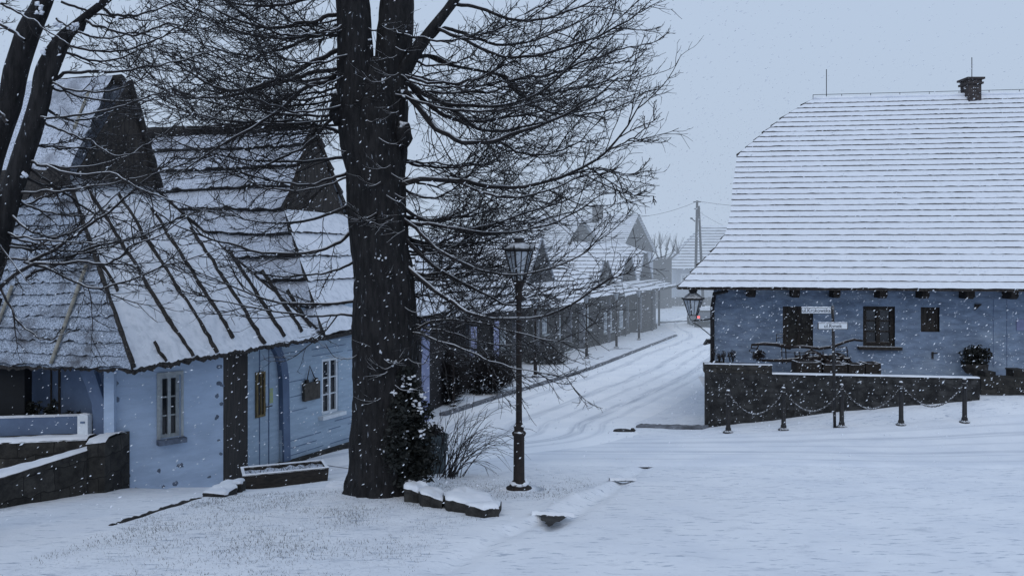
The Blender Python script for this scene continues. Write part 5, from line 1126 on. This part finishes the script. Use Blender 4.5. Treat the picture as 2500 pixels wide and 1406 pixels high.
def cat3(pts,n):
    P=[np.array(p,float) for p in pts]; P=[2*P[0]-P[1]]+P+[2*P[-1]-P[-2]]; out=[]; segs=len(P)-3
    for q in np.linspace(0,segs-1e-6,n):
        i=int(q); t=q-i; a,b,c,d=P[i:i+4]; out.append(.5*(2*b+(c-a)*t+(2*a-5*b+4*c-d)*t*t+(3*b-a-3*c+d)*t**3))
    return np.array(out)
def limb3(px,Y,dz,kk=26,wob=.02,seed=0):
    n=len(px); pts=[at(x,y,Y+dz*(i/(n-1))**1.2) for i,(x,y) in enumerate(px)]; c=cat3(pts,kk)
    for i in range(1,kk): c[i]+=np.array([mnoise.noise(V((i*.45,seed,1))),mnoise.noise(V((i*.45,seed,5))),mnoise.noise(V((i*.45,seed,9)))])*wob
    return c
def trunk(mb,px,Y,rpx,sides=44,amp=.07,seed=0,flare=None,rows=90):
    cs=cat3([at(x,y,Y) for x,y in px],rows); rs=np.interp(np.linspace(0,len(px)-1,rows),np.arange(len(px)),rpx)*Y/F; vs=[]
    for i in range(rows):
        c,r=cs[i],rs[i]
        for j in range(sides):
            a=2*math.pi*j/sides; d=V((math.cos(a),math.sin(a),0))
            q=1+amp*mnoise.fractal(V((d.x*1.6+seed,d.y*1.6,c[2]*.9)),.8,2.2,5)*1.6+.075*abs(mnoise.noise(V((d.x*7,d.y*7+seed,c[2]*1.6))))+.035*mnoise.noise(V((d.x*15,d.y*15,c[2]*6)))-.02
            if flare and i<rows*.16: q*=1+flare*(1-i/(rows*.16))**2*(.5+.9*max(0,mnoise.noise(V((d.x*2.2,d.y*2.2,seed+3)))))
            vs.append((c[0]+d.x*r*q,c[1]+d.y*r*q,c[2]))
    mb.add(vs,[(i*sides+j,i*sides+(j+1)%sides,(i+1)*sides+(j+1)%sides,(i+1)*sides+j) for i in range(rows-1) for j in range(sides)],0,True)
def crown(root,limbs,seed,dens=5.0,clen=.85,tw=9,tl2=3,sc_=1.0,tip_up=.10):
    """limbs: (points, r0, r1)"""
    parts=[]; thick=[]
    for c,r0,r1 in limbs:
        k=len(c); R=(r0*.76*(1-np.linspace(0,1,k))**.8+r1*.85)[None]; parts.append(batch_tubes(c[None],R,8 if r0>.03 else 6))
    mesh_np('limbs',parts,M['limb'],root)
    Pl=np.stack([c for c,_,_ in limbs]); r=np.random.default_rng(seed); parts=[]
    ln=np.linalg.norm(np.diff(Pl,axis=1),axis=2).sum(1); A=[];Bd=[];Tt=[];LL=[]
    for i in range(len(Pl)):
        m=max(4,int(ln[i]*dens)); s,d,t=spawn(Pl[i:i+1],m,.14,1.0,(.30,.85),seed+i); A.append(s);Bd.append(d);Tt.append(t);LL.append(np.full(m,ln[i]))
    s=np.concatenate(A);d=np.concatenate(Bd);t=np.concatenate(Tt);l0=np.concatenate(LL)
    Lb=np.clip(l0*.40,.35,1.5)*clen*(1.15-.6*t)*r.uniform(.45,1.35,len(s)); d[:,2]-=.06
    P1_=grow(s,d,Lb,9,.10,-.02,tip_up*2,seed); R1=np.linspace(1,.42,9)[None]*r.uniform(.0058,.0105,(len(s),1))*sc_; parts.append(batch_tubes(P1_,R1,5))
    s,d,t=spawn(P1_,tw,.12,1.0,(.35,.95),seed+501,.8); L2=np.repeat(Lb,tw)*r.uniform(.22,.60,len(s))*(1.15-.5*t); P2b=grow(s,d,L2,6,.11,.0,tip_up*2.2,seed+1)
    R2=np.linspace(1,.5,6)[None]*r.uniform(.0038,.0058,(len(s),1))*sc_; parts.append(batch_tubes(P2b,R2,4))
    s,d,t=spawn(P2b,tl2,.25,1.0,(.4,1.0),seed+777,.9); L3=np.repeat(L2,tl2)*r.uniform(.25,.6,len(s)); P3b=grow(s,d,L3,4,.12,.02,.15,seed+2)
    R3=np.linspace(1,.6,4)[None]*r.uniform(.0030,.0044,(len(s),1))*sc_; parts.append(batch_tubes(P3b,R3,3))
    mesh_np('twigs',parts,M['twig'],root)
YT_=11.2; tb_=ghit(925,1195)
root=empty('bare_tree',tb_,'massive dark bare tree with a forked trunk in the middle of the picture','tree'); TREE=root
mb=MB()
trunk(mb,[(936,1232),(936,1190),(936,1130),(937,1050),(939,950),(939,820),(936,680),(922,540),(914,420),(912,320),(912,250),(914,190),(916,140)],YT_,[98,92,82,76,75,75,73,71,70,66,54,36,12],80,.07,1,.25,170)
trunk(mb,[(905,470),(886,380),(872,280),(866,180),(862,60),(850,-120),(846,-320),(858,-520)],YT_-.05,[40,52,50,44,42,38,30,20],32,.07,5)
trunk(mb,[(940,480),(950,380),(954,280),(955,180),(962,80),(972,-40),(990,-240),(985,-480)],YT_+.12,[36,42,42,42,44,38,30,16],32,.07,9)
trunk(mb,[(942,350),(962,250),(992,165),(1030,105),(1072,50),(1110,0),(1160,-90),(1190,-220)],YT_,[14,19,20,17,15,13,11,7],22,.08,13,rows=50)
trunk(mb,[(945,260),(985,156),(1018,140),(1052,138),(1090,156),(1130,166),(1170,173),(1232,188),(1262,222),(1304,262)],YT_+.3,[24,24,20,17,14,13,12,13,11,5],14,.10,17,rows=60)
for (x,y,r_) in ((828,268,26),(905,640,22),(985,330,20),(868,520,16)): mb.lump(at(x,y,YT_-.1),r_*YT_/F,.2,r_*1.5*YT_/F,x,.4,0,14,9)
mb.build('trunk',M['bark'],root)
Rl=[([(958,187),(1016,216),(1052,238),(1106,256),(1214,259),(1304,234),(1412,144),(1470,70)],-.8,.040,.008),
([(980,205),(1023,266),(1070,317),(1117,342),(1178,349),(1232,335),(1340,299),(1430,252),(1510,190)],-1.2,.050,.008),
([(1002,209),(1034,245),(1088,284),(1146,297),(1232,288),(1340,266),(1450,215)],.8,.038,.008),
([(1040,230),(1084,252),(1153,306),(1196,320),(1268,313),(1376,281),(1480,240),(1560,180)],1.6,.034,.007),
([(958,464),(1002,443),(1045,436),(1124,443),(1196,454),(1268,457),(1340,443),(1412,414),(1477,374),(1520,324),(1574,234)],-.6,.050,.007),
([(1090,440),(1131,450),(1180,470),(1232,482),(1304,475),(1400,440),(1470,405)],-1.2,.026,.006),
([(1160,345),(1207,342),(1268,371),(1311,378),(1369,367),(1412,346),(1480,280)],-1.0,.022,.005),
([(976,543),(1030,546),(1104,556),(1190,568),(1300,560),(1400,520),(1500,455)],.6,.034,.006),
([(953,613),(998,655),(1046,696),(1094,732),(1142,760),(1190,776),(1254,780),(1350,764),(1414,732),(1462,696),(1500,671)],-1.6,.040,.007),
([(970,498),(1014,527),(1056,546),(1129,559),(1206,546),(1302,514),(1398,482),(1460,430)],1.2,.034,.006),
([(985,580),(1046,639),(1110,680),(1174,712),(1238,744),(1330,735),(1410,690)],.5,.032,.006),
([(980,530),(1017,559),(1052,597),(1110,632),(1174,658),(1238,671),(1334,658),(1430,616),(1480,560)],-.7,.032,.006),
([(985,825),(1014,805),(1062,783),(1142,783),(1238,805),(1334,830),(1400,835)],-.5,.024,.005),
([(985,815),(1014,812),(1078,834),(1158,863),(1222,890),(1300,905),(1400,925)],-1.2,.022,.005),
([(985,790),(1040,800),(1110,815),(1200,840),(1290,838),(1370,810)],.8,.02,.005),
([(1030,110),(1090,70),(1150,90),(1220,110),(1300,100),(1400,60),(1500,10)],1.0,.034,.007),
([(1060,70),(1120,90),(1200,130),(1290,140),(1400,110),(1500,70),(1560,30)],-1.4,.032,.007),
([(1100,10),(1170,20),(1260,50),(1350,40),(1450,0),(1530,-60)],.6,.03,.007),
([(1240,195),(1290,190),(1350,180),(1430,150),(1520,120),(1570,110)],-.4,.026,.006),
([(1262,222),(1320,230),(1390,220),(1470,200),(1560,150)],.8,.024,.006),
([(1300,258),(1350,275),(1420,280),(1500,265),(1580,225)],.0,.02,.005),
([(1310,450),(1400,425),(1460,410),(1530,425),(1590,415)],-.9,.014,.005),
([(1430,405),(1500,450),(1550,475),(1600,480)],-.7,.012,.004),
([(1480,370),(1540,340),(1580,310),(1615,275)],-.6,.012,.004)]
Ll=[([(840,120),(792,137),(756,158),(684,191),(612,216),(551,220),(504,202),(450,169),(390,140)],-.9,.042,.007),
([(832,165),(760,180),(690,200),(594,227),(504,241),(432,230),(360,202),(288,173)],.8,.036,.006),
([(835,185),(790,200),(742,216),(695,259),(648,292),(594,324),(500,380),(430,430)],-1.2,.040,.006),
([(838,30),(790,45),(720,61),(648,68),(576,47),(522,22),(470,-10)],-.5,.036,.007),
([(860,560),(828,591),(774,612),(684,620),(565,598),(480,570),(410,540)],-1.4,.034,.006),
([(866,735),(792,742),(684,738),(612,717),(540,688),(450,650)],-.8,.026,.005),
([(866,770),(820,768),(756,771),(648,756),(540,735),(470,715)],-1.5,.022,.005),
([(850,330),(790,310),(720,295),(640,300),(560,315),(480,300)],.6,.03,.006),
([(852,420),(800,440),(740,452),(660,440),(570,420),(490,430)],-.6,.028,.005),
([(858,500),(810,520),(740,540),(660,545),(580,530),(500,500)],.7,.028,.005),
([(856,90),(800,85),(740,100),(660,130),(580,135),(500,110),(430,95)],1.5,.032,.006),
([(846,0),(790,-10),(700,10),(620,15),(540,0),(460,-20)],.4,.034,.007),
([(862,640),(820,660),(760,670),(680,675),(600,660),(540,640)],.4,.02,.005),
([(848,260),(800,300),(760,345),(700,380),(640,410),(580,470)],-.4,.03,.006),
([(820,205),(838,243),(862,252),(885,238),(905,205)],-.62,.016,.008)]
limbs=[(limb3(px,YT_,dz,26,.03,i),r0,r1) for i,(px,dz,r0,r1) in enumerate(Rl+Ll)]
r_=random.Random(11)
for i in range(56):                               # further limbs round the tree, front, back and above the frame
    side=1 if i%2 else -1; y0=r_.uniform(-330,330) if i%4==0 else (r_.uniform(330,800) if i%4==1 else r_.uniform(-60,420) if i%4==2 else r_.uniform(60,560)); L_=r_.uniform(260,560)*(1 if y0<400 else .8); x0=912+side*34; sag=r_.uniform(10,70); up=r_.uniform(30,150)
    px=[(x0+side*L_*s,y0+sag*4*s*(1-s)*(1 if y0>0 else .5)-up*s**2.5-(60*s if y0<0 else 0)) for s in (0,.12,.28,.45,.62,.8,1)]
    limbs.append((limb3(px,YT_,r_.uniform(.7,2.8) if (side>0 and y0>300) else r_.uniform(-2.6,2.6),26,.05,i+80),r_.uniform(.016,.030),.005))
crown(root,limbs,100,4.6,.92,7,2)
mb=MB()
for i,(x,y,w_,h_) in enumerate(((926,630,24,14),(915,712,8,22),(958,884,18,10),(905,430,9,26),(985,230,8,30),(935,205,7,20),(920,740,6,20),(990,925,16,16),(940,1096,20,14),(905,95,6,26),(965,960,10,8),(930,860,8,6))):
    c=at(x,y,YT_); dx=(x-937)*YT_/F; rr=(76 if y>300 else 60)*YT_/F; yy=YT_-math.sqrt(max(.02,rr*rr-dx*dx))*1.02
    c=at(x,y,yy-.005)
    for k in range(5):
        q=c+V((random.gauss(0,.33)*w_*.0055,0,random.gauss(0,.33)*h_*.0075)); mb.lump(q,random.uniform(.006,.020),.012,random.uniform(.006,.018),i*9+k,1.1,0,9,7)
mb.build('snow',M['snow'],root,kind='stuff')
r2=random.Random(8); ep=[]                        # short snow carrying shoots sprouting from the front of the trunk
for i in range(34):
    y=r2.uniform(60,1000); x=937+r2.uniform(-60,60)-(18 if y<400 else 0); dx=(x-937)*YT_/F; rr=72*YT_/F; c=at(x,y,YT_-math.sqrt(max(.03,rr*rr-dx*dx))*1.0)
    L_=r2.uniform(.18,.6); sx=r2.choice((-1,1)); pts=[c+V((sx*L_*s*.75,-.10*s-.02,-.22*L_*math.sin(s*2.6)+.35*L_*s*s*r2.uniform(.6,1.4))) for s in (0,.2,.4,.6,.8,1)]; ep.append((cat3([tuple(p) for p in pts],26),r2.uniform(.008,.014),.004))
er=TREE; parts=[batch_tubes(c[None],(r0*(1-np.linspace(0,1,26)*.6))[None],6) for c,r0,_ in ep]; E_=np.stack([c for c,_,_ in ep]); s,d,t=spawn(E_,6,.2,1,(.3,.9),77,.8); Pb=grow(s,d,np.random.default_rng(4).uniform(.08,.3,len(s)),6,.1,.0,.12,5); parts.append(batch_tubes(Pb,np.linspace(1,.5,6)[None]*np.full((len(s),1),.0042),4)); mesh_np('shoots',parts,M['limb'],er,kind='stuff')
# evergreen climbing beside the trunk
root=empty('evergreen_shrub',ghit(1000,1180),'dark evergreen shrub with clumps of snow pressed against the right of the trunk','shrub'); mb=MB()
for i,(x,y,rx,rz,Y,n) in enumerate(((985,910,30,34,11.0,420),(1000,960,38,36,10.95,620),(1015,1010,44,40,10.95,760),(1010,1070,50,46,10.95,900),(1000,1130,56,46,10.95,950),(1040,1120,36,50,11.1,520),(965,1100,36,60,10.6,520),(1000,1165,56,26,10.9,520),(975,1010,30,50,10.7,420))):
    leafclump(mb,at(x,y,Y),rx*Y/F,.22,rz*Y/F,n,.050,.25,i,.35)
mb.build('foliage',M['leafdark'],root); mb=MB()
for i,(x,y,w_) in enumerate(((990,945,24),(1018,985,26),(1004,925,14),(988,1062,20),(950,1096,22),(1022,1000,14),(970,1085,12),(1030,1062,12),(1035,960,10))):
    for k in range(6): mb.lump(at(x+random.gauss(0,.36)*w_,y+random.gauss(0,6),10.78),random.uniform(.010,.028),.03,random.uniform(.006,.015),i*13+k,1.0,0,9,6)
mb.build('snow',M['snow'],root,kind='stuff')
# left tree
YL=8.6; lb_=at(-190,1300,YL); root=empty('bare_tree',(lb_.x,YL,G(lb_.x,YL)),'leaning dark bare tree at the left edge, its limbs reaching over the thatched roof','tree'); mb=MB()
trunk(mb,[(-195,1340),(-180,1200),(-150,1000),(-95,840),(-50,730)],YL,[80,70,62,58,50],28,.08,2,.3,60)
trunk(mb,[(-70,780),(-20,640),(8,530),(40,430),(72,330),(98,240),(112,165),(150,95),(205,45),(270,-10),(330,-90),(360,-200)],YL,[32,29,27,25,24,23,22,17,14,12,9,6],24,.09,3,rows=80)
trunk(mb,[(-60,560),(-20,400),(20,270),(40,170),(72,70),(112,-20),(130,-160),(120,-320)],YL+.5,[24,24,26,27,26,21,15,9],24,.09,6,rows=60)
trunk(mb,[(100,250),(146,122),(168,82),(190,75),(205,50)],YL,[16,17,15,13,7],14,.12,8,rows=24)
mb.build('trunk',M['bark'],root)
LT=[([(128,194),(180,176),(280,176),(360,162),(432,151),(520,120)],.8,.026,.005),([(110,300),(162,324),(223,346),(280,380),(340,372)],-.3,.02,.005),
([(75,395),(104,403),(173,425),(274,425),(342,461),(420,490),(520,520)],-.4,.024,.005),([(-10,715),(61,652),(108,645),(202,638),(252,648),(288,630),(324,598),(396,573),(470,520)],-.8,.028,.005),
([(60,640),(110,655),(187,688),(216,702),(252,702),(306,688),(396,652),(468,630),(560,600)],-.5,.022,.005),([(-10,600),(40,604),(108,609),(209,616),(300,640),(400,690)],.4,.02,.005),
([(70,640),(144,602),(216,551),(270,515),(324,465),(380,420),(420,360)],.2,.026,.005),([(60,680),(100,660),(234,602),(306,587),(396,555),(468,519),(560,500)],.9,.024,.005),
([(-20,0),(0,10),(43,29),(90,58),(133,86),(170,110)],-.6,.02,.006),([(110,150),(160,130),(230,150),(300,140),(380,110),(460,130)],1.2,.022,.005),([(200,50),(260,70),(330,85),(410,60),(500,70)],-.5,.022,.005),
([(60,400),(110,440),(170,480),(230,520),(300,540),(380,600)],1.0,.022,.005),([(20,520),(70,560),(130,580),(190,560),(260,500),(320,440)],-.6,.02,.005),([(240,20),(300,40),(360,30),(440,0),(520,-40)],.7,.022,.005),
([(-5,690),(30,760),(60,800),(120,830),(180,800)],-.2,.016,.004),([(20,300),(-20,260),(-80,250),(-160,220)],.2,.03,.006),([(60,100),(0,60),(-60,60),(-140,20)],.3,.03,.006),([(10,520),(60,500),(140,470),(220,460),(300,400)],.5,.02,.005),([(100,260),(160,290),(230,290),(300,260),(370,270)],1.4,.02,.005),
([(40,420),(0,480),(-20,560),(30,640),(80,700)],-.5,.018,.005)]
r_=random.Random(5)
for i in range(16):
    y0=r_.uniform(-40,640); x0=max(-20,150-y0*.25); L_=r_.uniform(220,430); sag=r_.uniform(0,50); up=r_.uniform(-40,90)
    LT.append(([(x0+L_*s,y0+sag*4*s*(1-s)-up*s**2) for s in (0,.15,.3,.5,.7,.85,1)],r_.uniform(-1.2,1.6),.018,.005))
limbs=[(limb3(px,YL,dz,26,.03,i+300),r0*.85,r1*.9) for i,(px,dz,r0,r1) in enumerate(LT)]
crown(root,limbs,900,5.0,.66,7,2,.78)
mb=MB()
for i,(x,y,w_,h_) in enumerate(((95,22,14,16),(140,62,14,8),(178,68,10,10),(105,125,10,14),(186,62,8,6),(60,430,8,10))):
    for k in range(9): mb.lump(at(x+random.gauss(0,.4)*w_,y+random.gauss(0,.4)*h_,YL-.14),random.uniform(.008,.025),.02,random.uniform(.006,.018),i*9+k,1.0,0,9,6)
mb.build('snow',M['snow'],root,kind='stuff')

# bare arching shrub
bs=ghit(1092,1166); root=empty('bare_shrub',bs,'bare arching shrub with thin stems leaning right of the big trunk','shrub'); r=np.random.default_rng(5); n=40
S=np.array([[bs.x+random.gauss(0,.11),bs.y+random.gauss(.1,.12),bs.z-.03] for _ in range(n)]); D=np.stack([r.uniform(-.05,.85,n),r.uniform(-.35,.35,n),np.full(n,1.0)],1); Ls=r.uniform(.6,1.45,n)
P=grow(S,D,Ls,12,.05,-.05,-.22,3); parts=[batch_tubes(P,np.linspace(1,.35,12)[None]*r.uniform(.006,.010,(n,1)),5)]
s,d,t=spawn(P,5,.3,1,(.25,.7),6,.6); L2=r.uniform(.12,.45,len(s)); Pb=grow(s,d,L2,6,.08,-.03,-.1,8); parts.append(batch_tubes(Pb,np.linspace(1,.5,6)[None]*r.uniform(.0032,.005,(len(s),1)),4)); mesh_np('stems',parts,M['limb'],root)
def hedge(name,cpx,cpy,Y,rx,ry,rz,n,label,seed):
    r=np.random.default_rng(seed); c=at(cpx,cpy,Y); d=unit(r.normal(0,1,(n,3))); k=r.random((n,1))**.5; q=np.array([1+.28*mnoise.noise(V(tuple(x*2))+V((seed,0,0))) for x in d])[:,None]
    S=np.array(c)+d*k*q*np.array([rx,ry,rz]); zg=Garr(S[:,0],S[:,1]); S[:,2]=np.maximum(S[:,2],zg+.02); D=d+np.array([0,0,.9]); P=grow(S,D,r.uniform(.15,.45,n),5,.2,.02,0,seed); root=empty(name,(c.x,c.y,G(c.x,c.y)),label,'hedge')
    pr=[batch_tubes(P,np.linspace(1,.5,5)[None]*r.uniform(.006,.012,(n,1)),3)]; mesh_np('twigs',pr,M['hedge'],root)
hedge('hedge',1068,930,25.8,.72,.6,.95,5200,'tall dense bare hedge in front of the dark house, nearest the trunk',41)
hedge('hedge',1180,918,28.0,.95,.7,.62,5200,'lower rounded dark hedge beside the pavement, left of the big lamp post',42)
hedge('hedge',1330,878,37.5,.9,.6,.35,1500,'small scrubby hedge by the third street lamp',43)
# pollarded tree in the haze
p=at(1618,655,86); root=empty('pollard_tree',(p.x,p.y,G(p.x,p.y)),'small pollarded tree with upright shoots in the haze','tree'); mb=MB(); heads=[]
mb.tube([V((p.x,p.y,G(p.x,p.y)-.2)),at(1618,640,86)],[.28,.2],8)
for x,y in ((1598,604),(1612,600),(1628,604),(1645,606),(1655,612)): mb.tube([at(1618,642,86),at((1618+x)/2,632,86),at(x,y+6,86)],[.16,.10,.08],6); heads.append(at(x,y+4,86)); mb.lump(heads[-1],.18,.18,.16,x,.4)
mb.build('trunk',M['fargable'],root); S=np.array([h for h in heads for _ in range(16)]); r=np.random.default_rng(3); D=np.stack([r.normal(0,.28,len(S)),r.normal(0,.28,len(S)),np.ones(len(S))],1); P=grow(S,D,r.uniform(.6,1.9,len(S)),6,.06,.03,0,4); mesh_np('shoots',[batch_tubes(P,np.linspace(1,.5,6)[None]*r.uniform(.018,.03,(len(S),1)),4)],M['fargable'],root)

# ------------------------------------------------------------------ falling snow: soft clumps hanging in the air
n=72000; r=np.random.default_rng(21)
Xf=r.uniform(-13,15,n); Yf=1.6+27*r.random(n)**.75; Zf=r.uniform(-1.2,8.5,n); gz=Garr(Xf,Yf); ok=Zf>gz+.06
Pf=np.stack([Xf,Yf,Zf],1)[ok]; n=len(Pf)
a=unit(np.stack([.80+r.normal(0,.22,n),r.normal(0,.3,n),.55+r.normal(0,.22,n)],1)); b=unit(np.cross(a,r.normal(0,1,(n,3)))); c=np.cross(a,b)
sz=np.clip(r.lognormal(math.log(.0052),.5,n),.002,.015); sz=np.where(r.random(n)<.05,sz*1.7,sz); sz=np.minimum(sz,np.where(r.random(n)<.05,.0021,.00095)*Pf[:,1])
la=sz*r.uniform(1.6,2.6,n); lb2=sz*r.uniform(.6,.95,n); lc2=sz*r.uniform(.6,.95,n)
j=lambda:r.uniform(.7,1.2,(n,1))
vs=np.stack([Pf+a*la[:,None]*j(),Pf-a*la[:,None]*j(),Pf+b*lb2[:,None]*j(),Pf-b*lb2[:,None]*j(),Pf+c*lc2[:,None]*j(),Pf-c*lc2[:,None]*j()],1).reshape(-1,3)
t8=np.array([(0,2,4),(2,1,4),(1,3,4),(3,0,4),(2,0,5),(1,2,5),(3,1,5),(0,3,5)]); fs=(np.arange(n)[:,None,None]*6+t8[None]).reshape(-1,3)
me=bpy.data.meshes.new('falling_snow'); me.vertices.add(len(vs)); me.vertices.foreach_set('co',vs.astype(np.float32).ravel()); me.loops.add(len(fs)*3); me.loops.foreach_set('vertex_index',fs.astype(np.int32).ravel()); me.polygons.add(len(fs)); me.polygons.foreach_set('loop_start',np.arange(len(fs),dtype=np.int32)*3); me.polygons.foreach_set('use_smooth',np.ones(len(fs),bool)); me.update(calc_edges=True); me.materials.append(M['flake'])
o=bpy.data.objects.new('falling_snow',me); C.objects.link(o); tag(o,kind='stuff',label='snowflakes falling through the air across the square')
